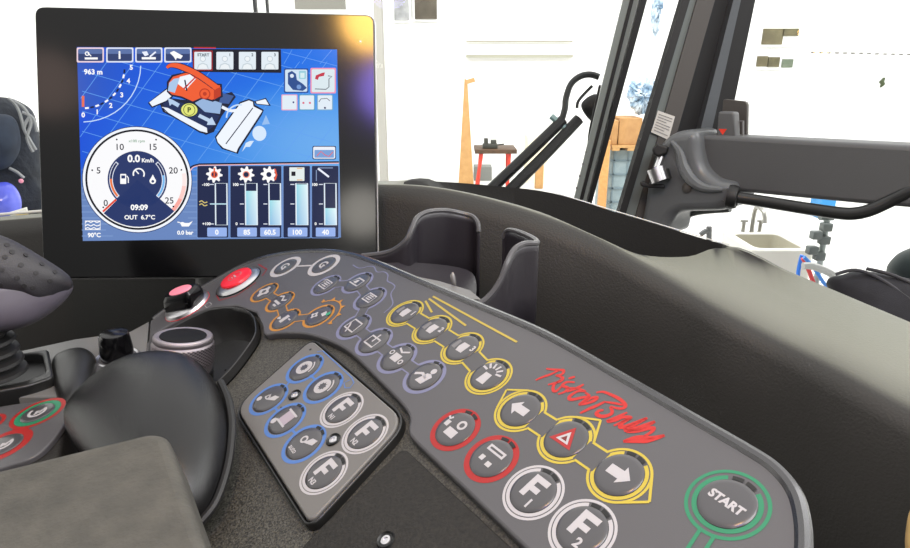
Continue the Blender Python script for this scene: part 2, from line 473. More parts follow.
        A.poly(T([(5, 4), (8, 3), (9, 6), (6, 7.4)]), (60, 190, 140), 7)
    elif kind == 'float': LN([(-6, 3), (-2, 5), (2, 1.6), (6, 4)], 1.8); LN([(-5, -2), (5, -2)], 2.2); LN([(-1, -5), (4, -5)], 1.8)
    elif kind == 'slider': P([(-2, -4), (2, -4), (2, 4), (-2, 4)]); LN([(3.2, 2), (7, 2)], 1.2); LN([(-7, -2), (-3.4, -2)], 1.2); A.ring(T([(-6, -2)])[0], .8 * MM, 1.8 * MM, W, 7)
    elif kind == 'G': A.text(c, 'G', 13 * MM, W, 6, radians(-6), .03); A.text(T([(4, -4.4)])[0], '+', 6 * MM, W, 7, 0, .03)
    elif kind == 'G2': A.text(c, 'G', 13 * MM, W, 6, radians(-6), .03); A.text(T([(4, -4.4)])[0], '-', 6 * MM, W, 7, 0, .03)
    elif kind.startswith('F'):
        P([(-4.6, -4.4), (-1.4, -4.4), (-1.4, -.6), (3.2, -.6), (3.2, 2.2), (-1.4, 2.2), (-1.4, 4.6), (4.6, 4.6), (4.6, 7.6), (-4.6, 7.6)])
        A.text(T([(3.4, -5.6) if len(kind) == 2 else (1.0, -7.2)])[0], kind[1:], (6.6 if len(kind) == 2 else 4.6) * MM, W, 6, 0, .04)
    elif kind == 'START': A.text(c, 'START', 5.6 * MM, W, 6, radians(-4), .045, sx=.98)
    elif kind == 'tiller':
        A.ring(c, 3.8 * MM, 6.6 * MM, W, 6)
        for k in range(9):
            a = radians(40 * k); A.disc((c[0] + 3.9 * MM * cos(a), c[1] + 3.9 * MM * sin(a)), 1.2 * MM, W, 6, 8)
        A.ring(c, 7.8 * MM, 9 * MM, W, 6, 0, 75)
    elif kind == 'track': A.disc(T([(-5.4, -4)])[0], 2.2 * MM, W, 6); LN([(-3, -1), (-1.5, 2.4), (1.4, -.6)], 1.3); P([(0, -1.4), (6.6, 2), (6.6, 5.4), (2.4, 4)]); A.ring(T([(-1, .4)])[0], 1.2 * MM, 2.2 * MM, W, 6)
    elif kind == 'blade': P([(-3.4, -2.6), (5, -2.6), (5, 5), (-3.4, 5)], (215, 200, 212)); A.disc(T([(-5, -5)])[0], 2.4 * MM, W, 6); LN([(-4.6, 5.6), (6, 5.6)], 1.2); LN([(-4.6, -3), (6, -3)], 1.2)
    elif kind == 'auto': A.ring(T([(-1.6, 1.4)])[0], 1.6 * MM, 2.9 * MM, W, 6); P([(0, 0), (7, 2.4), (7, 6), (2.6, 5)]); A.text(T([(-1, -6)])[0], 'auto', 5 * MM, W, 6, 0, .02)
    elif kind == 'swirl': A.ring(c, 4.6 * MM, 6.6 * MM, W, 6, -200, 60); P([(-1, -1.4), (3, -1.4), (3, 1), (-1, 1)]); LN([(0, -3), (3, 3)], 1.4)
def push_button(parent, pl, u, v, col, icon, label, ring='double', r=15.5, cap=11.6, grow=1.0, slots=True, raised=.0008):
    c = centre(pl, u, v, r * MM)
    mb = MB(); o = pl.pt(c.x, c.y, 0)
    R = cap * MM
    mb.lathe(o, pl.n, [(R, 0), (R, raised * .5), (R * .95, raised), (R * .8, raised * 1.25), (R * .5, raised * 1.35), (0, raised * 1.4)], 40)
    b = mb.build('push_button', CAPM, parent); setp(b, label)
    A = Art(pl, .0001, .00003)
    if ring == 'double':
        A.ring(c, (r - 1.35) * MM, r * MM, col, 1); A.ring(c, (cap + .2) * MM, (cap + 2.0) * MM, col, 2, 120, 420 if slots else 480)
        if slots: A.ring(c, (cap + .2) * MM, (cap + 2.0) * MM, GY, 1, 60, 120)
    elif ring == 'single': A.ring(c, (r - 2.6) * MM, r * MM, col, 1)
    elif ring == 'thick': A.ring(c, cap * MM, r * MM, col, 1)
    elif ring == 'thin': A.ring(c, (cap + .9) * MM, (r - .2) * MM, col, 1)
    elif ring == 'start':
        A.ring(c, (r - 1.6) * MM, r * MM, col, 1); A.ring(c, (cap + .1) * MM, (cap + 2.2) * MM, col, 2, 122, 418)
    A.build('button_ring', INK, b)
    if slots:
        S = Art(pl, .0006, .00003)
        for a0, a1 in ((66, 87), (93, 114)): S.ring(c, (cap + .1) * MM, (cap + 2.0) * MM, (10, 10, 11), 0, a0, a1)
        S.build('indicator_slot', INK, b)
    I = Art(pl, raised * 1.4 - .0001, .00003)
    glyph(icon, I, c, grow * (1.0 if icon in ('START', 'left', 'right', 'hazard') else 1.08 if icon[0] == 'F' or icon[0] == 'G' else 1.2)); I.build('icon', INK, b)
    return c
panel = thing('main_switchboard', 'long satin grey button panel curving from the red stop knob down to the START button', 'control panel', at(560, 460, .38))
# face
pts = [PA.px(*p) for p in topedge]
face2 = crom([PA.px(*p) for p in topedge], 5)[:-1] + crom([PA.px(*p) for p in lower], 4)
tail = [PA.px(*p) for p in [(263, 333), (262, 326), (256, 312.5), (237, 305.5), (213, 307), (196, 313), (175, 322), (155, 333), (149, 343), (146.5, 372)]]
mb = MB(); mb.prism(PA, face2 + tail, -.0058, 0, .0018)
mb.build('faceplate', FACE, panel)
q = crom([PA.px(*p) for p in topedge], 6)
qo = [p for p in q]
rim = MB(); rim.tube([PA.pt(p.x, p.y, -.0015) for p in inset(qo, 0)[1:-1]], .0034, 10)
rim.build('panel_rim', RIM, panel)
# buttons
lamp = [push_button(panel, PA, *a) for a in [
    (405, 313.5, YE, 'lamp1', 'yellow ringed work lamp button 1'), (432, 329.8, YE, 'lamp2', 'yellow ringed work lamp button 2'),
    (462.4, 348.6, YE, 'lamp3', 'yellow ringed work lamp button 3'), (488.7, 376.6, YE, 'beacon', 'yellow ringed beacon button')]]
arrow = [push_button(panel, PA, *a) for a in [
    (520.8, 411, YE, 'left', 'left arrow button in a yellow ring'), (566.5, 440, YE, 'hazard', 'red triangle hazard button'), (619.7, 476, YE, 'right', 'right arrow button in a yellow ring')]]
slate = [push_button(panel, PA, u, v, SL, i, l, 'single', 15.2, 11.8) for u, v, i, l in [
    (326, 285.5, 'heatscreen', 'slate ringed heated windscreen button'), (357.5, 283, 'sidescreen', 'slate ringed side window button'), (370, 299, 'rearscreen', 'slate ringed rear window button'),
    (354, 327, 'wiper', 'slate ringed wiper button'), (374, 342, 'wiper2', 'slate ringed washer button'), (397, 358.5, 'mirror', 'slate ringed mirror button'), (424.5, 377, 'seat', 'slate ringed seat button')]]
orange = [push_button(panel, PA, u, v, ORA, i, l, 'thin', 15, 11.6) for u, v, i, l in [
    (264.5, 292.7, 'gear', 'orange ringed gear button'), (280, 302, 'float', 'orange ringed button with wavy lines'), (285, 320, 'slider', 'orange ringed button with a slider sign'), (318.7, 316.3, 'gears', 'orange ringed button beside the orange gear arc')]]
redb = [push_button(panel, PA, u, v, RE, i, l, 'thick', 15.3, 12.0) for u, v, i, l in [
    (455.4, 430, 'winch', 'red ringed button with a winch sign'), (491.7, 459.2, 'plug', 'red ringed button with a bar over two dots')]]
gb = [push_button(panel, PA, u, v, WH, i, l, 'thick', 17, 12.6, slots=False) for u, v, i, l in [(285.5, 267, 'G', 'white ringed G button, left one'), (324, 265.4, 'G2', 'white ringed G button, right one')]]
fb = [push_button(panel, PA, u, v, WH, i, l) for u, v, i, l in [(533.7, 493, 'F1', 'white ringed F1 button'), (582.8, 531, 'F2', 'white ringed F2 button')]]
st = push_button(panel, PA, 728.4, 505.4, GR, 'START', 'green ringed START button', 'start', 17, 11.8)
# printed links and lines on the face
A = Art(PA, .0001, .00003)
def link(a, b, r, w, gap, col, neck=False):
    d = (b - a); L = d.length; d.normalize(); nrm = Vector((-d.y, d.x)); k = sqrt(r * r - (gap / 2) ** 2)
    A.poly([a + d * (k - .002) + nrm * gap / 2, a + d * (k - .002) - nrm * gap / 2, b - d * (k - .002) - nrm * gap / 2, b - d * (k - .002) + nrm * gap / 2], GY, 3)
    for s_ in (-1, 1): A.line([a + d * (k - .0006) + nrm * s_ * gap / 2, b - d * (k - .0006) + nrm * s_ * gap / 2], w, col, 4)
for g in (lamp, arrow):
    for a, b in zip(g, g[1:]): link(a, b, .0149, .0013, .013, YE)
for a, b in [(slate[0], slate[1]), (slate[1], slate[2]), (slate[2], slate[3]), (slate[3], slate[4]), (slate[4], slate[5]), (slate[5], slate[6])]: link(a, b, .0142, .001, .009, SL)
for a, b in [(orange[0], orange[1]), (orange[1], orange[2]), (orange[2], orange[3])]: link(a, b, .0136, .0011, .0085, ORA)
A.line([gb[0] + (gb[1] - gb[0]).normalized() * .0165, gb[1] - (gb[1] - gb[0]).normalized() * .0165], .0022, WH, 4)
def corner(c, ang, r=.0149, k=1.36):
    a = radians(ang); d = Vector((cos(a), sin(a))); tip = c + d * r * k
    for s_ in (-1, 1):
        b = math.acos(1 / k) * s_
        A.line([c + Vector((cos(a + b), sin(a + b))) * r, tip], .0013, YE, 5)
corner(arrow[0], 163); corner(arrow[1], 72); corner(arrow[2], -8)
# gear arc round the fourth orange button
c = orange[3]
A.ring(c, .0195, .0208, ORA, 4, 0, 146)
for k in range(6):
    a = radians(4 + 28 * k); d = Vector((cos(a), sin(a))); e = Vector((-d.y, d.x))
    A.poly([c + d * .0205 - e * .0022, c + d * .0205 + e * .0022, c + d * .0245], ORA, 4)
# wavy slate line, yellow beams
A.line(crom([PA.px(*p) for p in [(353, 265), (358, 268), (363, 268), (369, 266.5), (374, 267), (377, 272), (384, 272), (388, 275), (387.5, 281), (392, 283.5), (395, 287), (391, 294), (393, 303), (390, 308), (384, 313)]], 4), .0011, SL, 3)
for L in ([(425.5, 301), (432, 312.5)], [(429, 298.8), (466, 325.8)], [(433, 296.5), (517, 342.2)]): A.line([PA.px(*p) for p in L], .0016, (232, 205, 80), 3)
for s_ in (-.003, .003):
    a = st + Vector((s_ + .002, -.0162)); A.line([a, a + Vector((.004, -.03))], .0016, GR, 4)
# red brackets round the stop knob, small sign by the selector
for L in ([(216.5, 294.5), (219.5, 300.5), (236, 296), (256, 282.5)], [(258.5, 264.5), (267, 269.5), (262, 276)]): A.line([PA.px(*p) for p in L], .0013, (190, 40, 44), 3)
A.line(rcorners([PA.px(*p) for p in [(204.5, 305.5), (209.5, 302.2), (212, 304.5), (207, 308)]], .002, 3), .0007, WH, 3, True)
# brush script
def sp(L, ox, oy): return [PA.px(ox + x / 9.1375, oy + y / 9.1375) for x, y in L]
RS = (238, 30, 18)
for L, w in [([(150, 80), (200, 88), (265, 92), (308, 98), (292, 132), (235, 142)], 1.3), ([(52, 186), (120, 156), (190, 132), (262, 98)], 1.2), ([(235, 142), (296, 162), (278, 196), (165, 228)], 1.3),
             ([(300, 172), (222, 226), (214, 278), (240, 286), (292, 236)], 1.3), ([(352, 172), (412, 154)], 1.2), ([(410, 206), (335, 204), (296, 236), (346, 256), (322, 290), (258, 314)], 1.3),
             ([(492, 224), (420, 262), (338, 292)], 1.3), ([(320, 258), (430, 262), (512, 288)], 1.0), ([(512, 288), (432, 290), (360, 338), (378, 364), (470, 346), (542, 330), (505, 300)], 1.4),
             ([(548, 332), (500, 372), (446, 412)], 1.4), ([(480, 398), (560, 350), (612, 344), (588, 372), (520, 398), (446, 412)], 1.4)]:
    q = crom(sp(L, 530, 360), 5); n = len(q)
    A.line(q, [w * MM * 1.35 * (.6 + .5 * sin(pi * (i + .5) / n)) for i in range(n)], RS, 3)
for L, w in [([(58, 72), (120, 64), (200, 94), (270, 130), (322, 180), (308, 212), (250, 214), (185, 196)], 1.4), ([(-90, 260), (0, 216), (60, 192), (140, 152)], 1.4), ([(130, 156), (225, 168), (300, 186)], 1.0),
             ([(185, 200), (204, 250), (165, 280), (104, 288), (62, 268), (80, 238), (124, 232)], 1.6), ([(340, 252), (260, 288), (160, 332), (232, 324), (300, 296), (374, 300), (300, 336), (218, 374)], 1.4),
             ([(374, 304), (300, 346), (276, 384), (330, 378), (524, 302)], 1.6), ([(524, 304), (420, 356), (322, 412), (400, 400), (594, 334)], 1.6), ([(594, 338), (470, 400), (340, 420), (420, 424), (574, 392), (562, 430), (488, 474)], 1.5),
             ([(306, 516), (400, 486), (480, 478), (560, 484), (682, 462)], 1.6), ([(306, 516), (450, 514), (540, 508), (682, 462)], 1.8)]:
    q = crom(sp(L, 590, 385), 5); n = len(q)
    A.line(q, [w * MM * 1.35 * (.6 + .5 * sin(pi * (i + .5) / n)) for i in range(n)], RS, 3)
A.build('printed_lines', INK, panel)
# red stop knob on a silver flange
def stop_knob():
    c = centre(PA, 238.6, 282.5, .0215); o = PA.pt(c.x, c.y, 0)
    b = MB(); b.lathe(o, PA.n, [(.0245, 0), (.0245, .001), (.0238, .0013)], 44); b.mi(1); b.lathe(o, PA.n, [(.0238, .0013), (.0225, .0026), (.0168, .0042), (.0, .0042)], 44)
    k = b.build('stop_knob', [BLACKM, SILVER], panel); setp(k, 'red stop push knob on a silver flange')
    b = MB(); b.lathe(o, PA.n, [(.0164, .0042), (.0168, .0052), (.0158, .0066), (.012, .0073), (0, .0076)], 40); b.build('knob_cap', REDP, k)
    a = Art(PA, .0078, .00003); a.ring(c, .0068, .0074, (255, 190, 195), 0); a.line([c + Vector((-.004, 0)), c + Vector((.004, 0))], .002, (255, 190, 195), 0); a.line([c + Vector((-.003, -.003)), c + Vector((.003, -.003))], .001, (255, 190, 195), 0)
    a.build('icon', INK, k)
stop_knob()
def selector():
    c = centre(PA, 187.5, 306.5, .0215); o = PA.pt(c.x, c.y, 0)
    b = MB(); b.lathe(o, PA.n, [(.0240, 0), (.0240, .0004), (.0237, .0005)], 44); b.mi(1); b.lathe(o, PA.n, [(.0237, .0005), (.0225, .0032), (.0195, .0048), (0, .0048)], 44)
    k = b.build('selector_switch', [REDP, SILVER], panel); setp(k, 'black selector knob with pink top on silver flange')
    b = MB(); ax = PA.x * cos(radians(40)) + PA.y * sin(radians(40)); ay = PA.n.cross(ax)
    lo = [o + PA.n * .006 + ax * x * .0165 + ay * y * .0105 for x, y in ((-1, -1), (1, -1), (1, 1), (-1, 1))]
    rows = []
    for h, kx, ky in ((.0046, 1.12, 1.25), (.010, 1.16, 1.22), (.0165, 1.12, 1.0), (.0195, .98, .78)):
        rows.append([o + PA.n * h + ax * (p[0] * .0165 * kx + (h - .0046) * .3) + ay * (p[1] * .0110 * ky) for p in rcorners([(-1, -1), (1, -1), (1, 1), (-1, 1)], .45, 5)])
    b.grid(rows, True); b.add(rows[-1], [list(range(len(rows[-1])))])
    b.build('knob_grip', GLOSSB, k)
    b = MB(); rows = []
    for h, kk in ((.0193, 1.12), (.0203, 1.06), (.0208, .6), (.0208, .01)):
        rows.append([o + PA.n * h + ax * (.005 + .0125 * kk * cos(t * pi / 12)) + ay * (.0072 * kk * sin(t * pi / 12)) for t in range(24)])
    b.grid(rows, True); b.build('pink_lens', PINK, k)
selector()

# ================================================================== KEYPAD PLATE
keypad = thing('keypad_plate', 'small diamond-shaped grey keypad plate with blue and white ringed buttons', 'keypad', at(318, 430, .42))
mb = MB(); mb.prism(PA, inset(ccw(kpo), .0004), -.0033, .0006, .0012); mb.build('plate', mat('keypad_grey', (98, 96, 93), .4, bump=(2500, .05)), keypad)
PK = Plane(PA.o + PA.n * .0006, PA.n, PA.x)
for u, v, col, i, l in [(304.9, 368.9, BLU, 'tiller', 'blue ringed tiller drum button, upper'), (323.3, 387.7, BLU, 'tiller', 'blue ringed tiller drum button, lower'), (268.7, 399.6, BLU, 'track', 'blue ringed arm button'),
                        (285.2, 420.4, BLU, 'blade', 'blue ringed blade button'), (304, 444.2, BLU, 'auto', 'blue ringed auto button')]:
    push_button(keypad, PK, u, v, col, i, l, 'single', 15.4, 12.2)
for u, v, i in [(341.8, 409.9, 'FN1'), (365.2, 434.2, 'FN2'), (324, 473, 'FN3')]:
    push_button(keypad, PK, u, v, WH, i, 'white ringed ' + i + ' button')
for u, v in ((294.8, 395.4), (333.5, 440)): screw(PK, u, v, keypad, .003, h=0)
A = Art(PK, .0001, .00003)
A.line([PK.px(*p) for p in [(317, 352), (323, 351), (352, 378), (354, 383), (350, 388), (345, 388), (344, 383), (350, 380)]], .0008, BLU, 2)
for a, b in (((309, 374), (318, 382)), ((283, 391), (292, 378)), ((274, 407), (280, 413)), ((291, 429), (298, 436))): A.line([PK.px(*a), PK.px(*b)], .0016, BLU, 0)
A.disc(PK.px(310.5, 349.5), .0011, (20, 20, 20), 2, 10); A.disc(PK.px(281, 407.5), .0007, (20, 20, 20), 2, 10)
A.build('printed_lines', INK, keypad)

# ================================================================== KNOBS ON THE CONSOLE
kn = cv(.09, -.97, -.21).normalized(); KS = .84
def knurled():
    o = at(183.3, 335.5, .54) - kn * .0265
    b = MB(); seg = 84; rows = []
    for h, r in ((-.004, .0275), (0, .0285), (.0025, .0287)): rows.append((h, r * KS, 0))
    for k in range(14): rows.append((.003 + k * .0013, .0284 * KS, 1))
    for h, r in ((.0216, .0275), (.0222, .0284), (.0256, .0282), (.0268, .0272), (.0272, .0255), (.0262, .0222)): rows.append((h, r * KS, 0))
    n = kn; x = Vector((1, 0, 0)); x = (x - n * x.dot(n)).normalized(); y = n.cross(x)
    R = []
    for i, (h, r, z) in enumerate(rows):
        R.append([o + n * h + (x * cos(2 * pi * k / seg) + y * sin(2 * pi * k / seg)) * (r + (.0013 if z and (k + i) % 2 else 0)) for k in range(seg)])
    for i in range(len(R) - 1):
        for j in range(seg):
            q = (j + 1) % seg; b.mi(1 if rows[i][2] and rows[i + 1][2] and (i + j) % 2 else 0)
            b.add([R[i][j], R[i][q], R[i + 1][q], R[i + 1][j]], [[0, 1, 2, 3]])
    k = b.build('rotary_knob', [ALU, mat('knurl_shadow', (96, 88, 92), .45, metal=.8)], console, ang=60); setp(k, 'large knurled silver rotary knob')
    b = MB(); b.lathe(o, kn, [(.0186, .0255), (.0184, .0269), (.0180, .0271), (.0, .0272)], 40); b.build('knob_top', mat('knob_matte', (7, 7, 8), .6, spec=.25), k)
    b = MB(); b.lathe(o, kn, [(.0240, -.045), (.0245, -.004), (.0, -.003)], 30); b.build('knob_base', RUBBER, k)
knurled()
def small_knob():
    o = PB.hit(118, 358); n = PB.n
    b = MB(); b.lathe(o, n, [(.0185, 0), (.0185, .0012), (.0172, .002), (.0155, .0012)], 36); d = b.build('knob_dial', SILVER, console)
    b = MB(); b.lathe(o, n, [(.0138, .001), (.0136, .010), (.0122, .023), (.0112, .0255), (.008, .0265), (0, .0267)], 30)
    k = b.build('dial_knob', GLOSSB, console); setp(k, 'small black dial knob')
    b = MB(); b.tube([o + n * .003 - PB.x * .0137 - PB.y * .003, o + n * .022 - PB.x * .0122 - PB.y * .003], .0009, 6); b.build('pointer', SILVER, k)
    b = MB(); q = crom([PB.px(*p) for p in [(88, 392), (97, 362), (108, 353), (132, 349.5), (140, 354), (139, 372), (130, 398), (110, 408)]], 5, True)
    b.prism(PB, q, -.001, .0012, .001); b.build('dial_base', mat('dial_base_grey', (62, 61, 62), .4), console)
    b = MB(); b.lathe(PB.hit(122, 372), n, [(.0155, .001), (.0155, .0022), (.0135, .0022), (.0135, .001)], 36); b.build('dial_ring', mat('dial_ring_grey', (120, 118, 120), .4), console)
small_knob()
# dark bulge left of the dial
mb = MB(); q = crom([PB.px(*p) for p in [(52, 366), (62, 355), (80, 351), (92, 355), (97, 365), (92, 384), (80, 402), (60, 404)]], 5, True)
mb.inflate(PB, q, .010, .004, 6, p=2.6); mb.build('console_bulge', SMOOTHB, console)
mb = MB()
# ================================================================== LEFT BUTTON PLATE
mC = cv(-.16, -.90, -.40).normalized()
PC = Plane(at(37, 413, .47), mC, (1, -.1, 0))
lpanel = thing('button_plate', 'grey button plate with red and green rings in front of the joystick', 'control panel', at(20, 430, .47))
mb = MB(); q = crom([PC.px(*p) for p in [(-60, 420), (-20, 410), (20, 403), (50, 400.5), (65, 402), (71, 409), (66, 421), (52, 441), (36, 455), (10, 465), (-60, 480)]], 5, True)
mb.prism(PC, q, -.0038, 0, .0015); mb.build('faceplate', FACE, lpanel)
push_button(lpanel, PC, 37.5, 413.5, GR, 'swirl', 'green and red ringed button', 'thick', 15.6, 11.6, slots=False)
push_button(lpanel, PC, 3, 446, RE, 'swirl', 'red ringed button nearest the armrest', 'thick', 16.4, 12.4, slots=False)
push_button(lpanel, PC, -14, 425, RE, 'gear', 'red ringed button at the edge', 'thick', 13, 10, slots=False)
A = Art(PC, .0001, .00003); c1 = centre(PC, 37.5, 413.5, .0156); c2 = centre(PC, 3, 446, .0164)
A.ring(c1, .0158, .0188, RE, 0); A.ring(c2, .0162, .0182, RE, 0)
d = (c2 - c1).normalized(); e = Vector((-d.y, d.x))
for s_ in (-.0055, .0055): A.line([c1 + d * .0175 + e * s_, c2 - d * .0172 + e * s_], .0022, RE, 0)
A.build('printed_lines', INK, lpanel)
mb = MB()
q = crom([PC.px(*p) for p in [(-70, 418), (-20, 408), (20, 401), (52, 397), (64, 398), (67, 405), (62, 425), (54, 465), (46, 500), (-70, 520)]], 5, True)
mb.prism(PC, q, -.06, -.004, .003); mb.build('console_ledge', COVER, console)

# ================================================================== JOYSTICK
joy = thing('joystick', 'dimpled dark grey joystick rising from a rubber bellows', 'joystick', at(2, 392, .56))
PJ = Plane(at(0, 290, .50), -ray(0, 290).normalized() * .9 + Vector((.1, 0, .1)), (1, 0, 0))
top = [(-90, 222), (-40, 224), (0, 237), (20, 246), (45, 261), (62, 272), (70, 280), (71.5, 288), (66, 294), (44, 306), (20, 301), (-40, 296), (-90, 290)]
bot = [(-90, 240), (-40, 245), (10, 255), (40, 268), (60, 277), (71, 284), (72, 291), (63, 303), (45, 317), (25, 327), (0, 332), (-40, 336), (-90, 330)]
mb = MB(); q = crom(PJ.pxs(top), 4, True); mb.inflate(PJ, q, .030, .026, 8, p=3.0, cen=PJ.px(-5, 270))
grip = mb.build('grip', mat('joystick_grip', (44, 43, 47), .5, bump=(900, .2)), joy)
mb = MB(); q = crom(PJ.pxs(bot), 4, True); mb.inflate(PJ, q, .025, .024, 8, p=2.8, cen=PJ.px(-5, 295)); mb.build('lower_shell', mat('joystick_shell', (90, 86, 96), .36), joy)
# dimples on the grip
from mathutils.bvhtree import BVHTree
bv = BVHTree.FromPolygons([v.co + joy.location for v in grip.data.vertices], [list(p.vertices) for p in grip.data.polygons])
mb = MB()
for u, v in [(7, 245), (26, 255), (42, 264), (55, 272), (5, 257), (21, 265), (36, 273), (50, 281), (2, 270), (17, 278), (33, 288), (0, 285), (12, 252), (24, 286)]:
    h, n, i, d = bv.ray_cast(CAM, ray(u, v).normalized())
    if h is None: continue
    if n.dot(ray(u, v)) > 0: n = -n
    x = n.orthogonal(); mb.lathe(h + n * .0002, n, [(.0019, -.0004), (.0019, .0002), (.0016, .0003), (0, .0001)], 12)
mb.build('dimples', mat('dimple_dark', (26, 25, 28), .6), joy)
axj = PB.n
base = PB.hit(-2, 377, .0105)
mb = MB(); prof = []
for k in range(7):
    r = .022 - k * .0012; h = .0015 + k * .0095
    prof += [(r - .005, h), (r, h + .003), (r - .001, h + .0055), (r - .006, h + .0075)]
prof += [(.016, .072), (.0155, .10)]
mb.lathe(base, axj, prof, 36); mb.build('bellows', RUBBER, joy)
mb = MB(); mb.lathe(base, axj, [(.0175, .066), (.0175, .112)], 24); mb.build('neck', mat('joystick_neck', (58, 57, 60), .4), joy)
mb = MB()
o2 = [PB.px(*p) for p in [(-60, 378), (26, 361.5), (50, 357), (56, 386), (30, 395), (-60, 412)]]
i2 = [PB.px(*p) for p in [(-60, 380), (26, 363), (44, 362), (48, 382), (26, 390.5), (-60, 407)]]
mb.prism(PB, rcorners(o2, .006), -.01, .009, .002, holes=[rcorners(i2, .006)]); mb.build('bellows_frame', SMOOTHB, console)
mb = MB(); mb.prism(PB, i2, .0002, .0008, .0002); mb.build('bellows_pad', BLACKM, console)

# ================================================================== HAND REST + ARMREST
_h = [at(175, 356, .485), at(66, 425, .455), at(214, 520, .362)]
_hn = (_h[1] - _h[0]).cross(_h[2] - _h[0]).normalized()
if _hn.dot(CAM - _h[0]) < 0: _hn = -_hn
PH = Plane(_h[0], _hn, (1, 0, 0))
hr = [(72, 428), (80, 410), (102, 388), (127, 371), (151, 363), (176, 361), (198, 365), (212, 377), (223, 396), (229, 416), (231, 438), (227, 470), (216, 503), (202, 522), (180, 530), (140, 515), (100, 480), (78, 448)]
rest = thing('hand_rest', 'rounded black plastic hand rest in front of the knurled silver knob', 'hand rest', at(150, 470, .47))
mb = MB(); q = crom(PH.pxs(hr), 4, True); mb.inflate(PH, q, .034, .012, 10, p=2.5, cen=PH.px(160, 435))
mb.build('shell', mat('hand_rest_black', (12, 12, 13), .27, bump=(1300, .25), spec=.45), rest)
mb = MB(); q = crom([PH.px(*p) for p in [(222, 384), (229, 400), (233, 420), (233, 440), (229, 470), (218, 503), (203, 523)]], 6)
mb.tube([PH.pt(p.x, p.y, .002) for p in q], .0026, 8); mb.build('edge_lip', RUBBER, rest)
PR = Plane(at(160, 432, .335), cv(-.12, -.86, -.50), (1, 0, 0))
ar = [(-140, 502), (150, 431), (166, 433), (238, 640), (-140, 800)]
mb = MB(); mb.prism(PR, rcorners([PR.px(*p) for p in ar], [.01, .004, .006, .01, .01]), -.03, 0, .005, nb=4)
mb.build('armrest', mat('armrest_fabric', (56, 55, 50), .7, bump=(350, .5, .001), var=(70, (76, 74, 67), .25)))
setp(bpy.data.objects['armrest'], 'grey-green padded armrest slab nearest the viewer, corner against the hand rest', 'armrest')

# ================================================================== MONITOR
Hs = cv(.99655, -.0125, .0815).normalized(); Vs = cv(.0130, .9995, .0283); Vs = (Vs - Hs * Vs.dot(Hs)).normalized()
nS = Hs.cross(Vs); nS = nS if nS.dot(ray(200, 150)) < 0 else -nS
PS = Plane(at(35, 6.5, .664), nS, Hs)
mon = thing('touch_monitor', 'black framed touch monitor showing a blue vehicle display', 'monitor', PS.hit(207, 277) - PS.n * .01)
bz = rcorners(PS.pxs([(34.5, 6.5), (374, 15), (377.3, 276), (43.3, 278)]), .010, 6)
mb = MB(); mb.prism(PS, bz, -.028, 0, .0012); mb.build('housing', mat('bezel_glass', (4, 4, 5), .13, spec=.55), mon)
mb = MB(); ed = inset(ccw(list(bz)), -.0006)
mb.tube([PS.pt(p[0], p[1], -.006) for p in ed] + [PS.pt(ed[0][0], ed[0][1], -.006)], .0013, 6, caps=False); mb.build('housing_edge', mat('edge_metal', (170, 168, 168), .3, metal=.6), mon)
c = PS.px(360.5, 41.5); mb = MB(); mb.lathe(PS.pt(c.x, c.y, 0), PS.n, [(.0011, 0), (.0010, .0006), (0, .0008)], 12)
mb.build('power_light', mat('led_pink', (255, 190, 180), .3, emit=((255, 190, 180), 1.2)), mon)
mb = MB(); mb.tube([at(207, 262, .735), at(208, 320, .78)], .013, 16); mb.build('mount_arm', mat('mount_grey', (130, 130, 130), .4), mon)
S = Art(PS, .0003, .00004)
X = lambda u, v: PS.px(u, v)
k1 = .00105  # metres for one photo pixel on the screen
def SP(L): return [X(u, v) for u, v in L]
def spoly(L, c, l=2): S.poly(SP(L), c, l)
def sline(L, w, c, l=3, cl=False): S.line(SP(L), [q * k1 for q in w] if isinstance(w, list) else w * k1, c, l, cl)
def stext(u, v, b, s, c=(255, 255, 255), l=8, bold=.035, sx=1): S.text(X(u, v), b, s * k1, c, l, 0, bold, 0, sx)
def sbox(x0, y0, x1, y1, c, l=2, r=1.5):
    S.poly(rcorners(SP([(x0, y0), (x1, y0), (x1, y1), (x0, y1)]), r * k1, 3), c, l)
def mixc(a, b, t): t = max(0, min(1, t)); return tuple(a[i] + (b[i] - a[i]) * t for i in range(3))
def quad(u, v):
    """unit square to the lcd"""
    a = (77 + (337 - 77) * u, 47 + 2.5 * u); b = (83 + (341 - 83) * u, 241 - 3.5 * u)
    return (a[0] + (b[0] - a[0]) * v, a[1] + (b[1] - a[1]) * v)
def bgc(u, v):
    c = mixc((6, 74, 214), (10, 116, 232), u)
    c = mixc(c, (96, 168, 236), max(0, min(1, (v - .12) * 1.7)) * (.12 + 1.05 * u))
    c = mixc(c, (150, 196, 242), max(0, 1 - ((u - .9) ** 2 * 6 + (v - .42) ** 2 * 14)) * .45)
    if u < .25 and v < .35: c = mixc(c, (70, 96, 170), .55 * (1 - u / .25))
    if v > .62: c = mixc(c, (104, 134, 190), min(1, (v - .62) * 9))
    return c
NX, NY = 26, 20; vs = []; cs = []
for j in range(NY + 1):
    for i in range(NX + 1):
        vs.append(X(*quad(i / NX, j / NY))); cs.append(lin(bgc(i / NX, j / NY)))
S.raw(vs, [[j * (NX + 1) + i, j * (NX + 1) + i + 1, (j + 1) * (NX + 1) + i + 1, (j + 1) * (NX + 1) + i] for j in range(NY) for i in range(NX)], cs, 0)
LB = (96, 160, 240)
def clip(p, q):
    out = []
    for t in [i / 60 for i in range(61)]:
        x, y = p[0] + (q[0] - p[0]) * t, p[1] + (q[1] - p[1]) * t
        if 80 < x < 337 and 60 < y < 162: out.append((x, y))
    return out
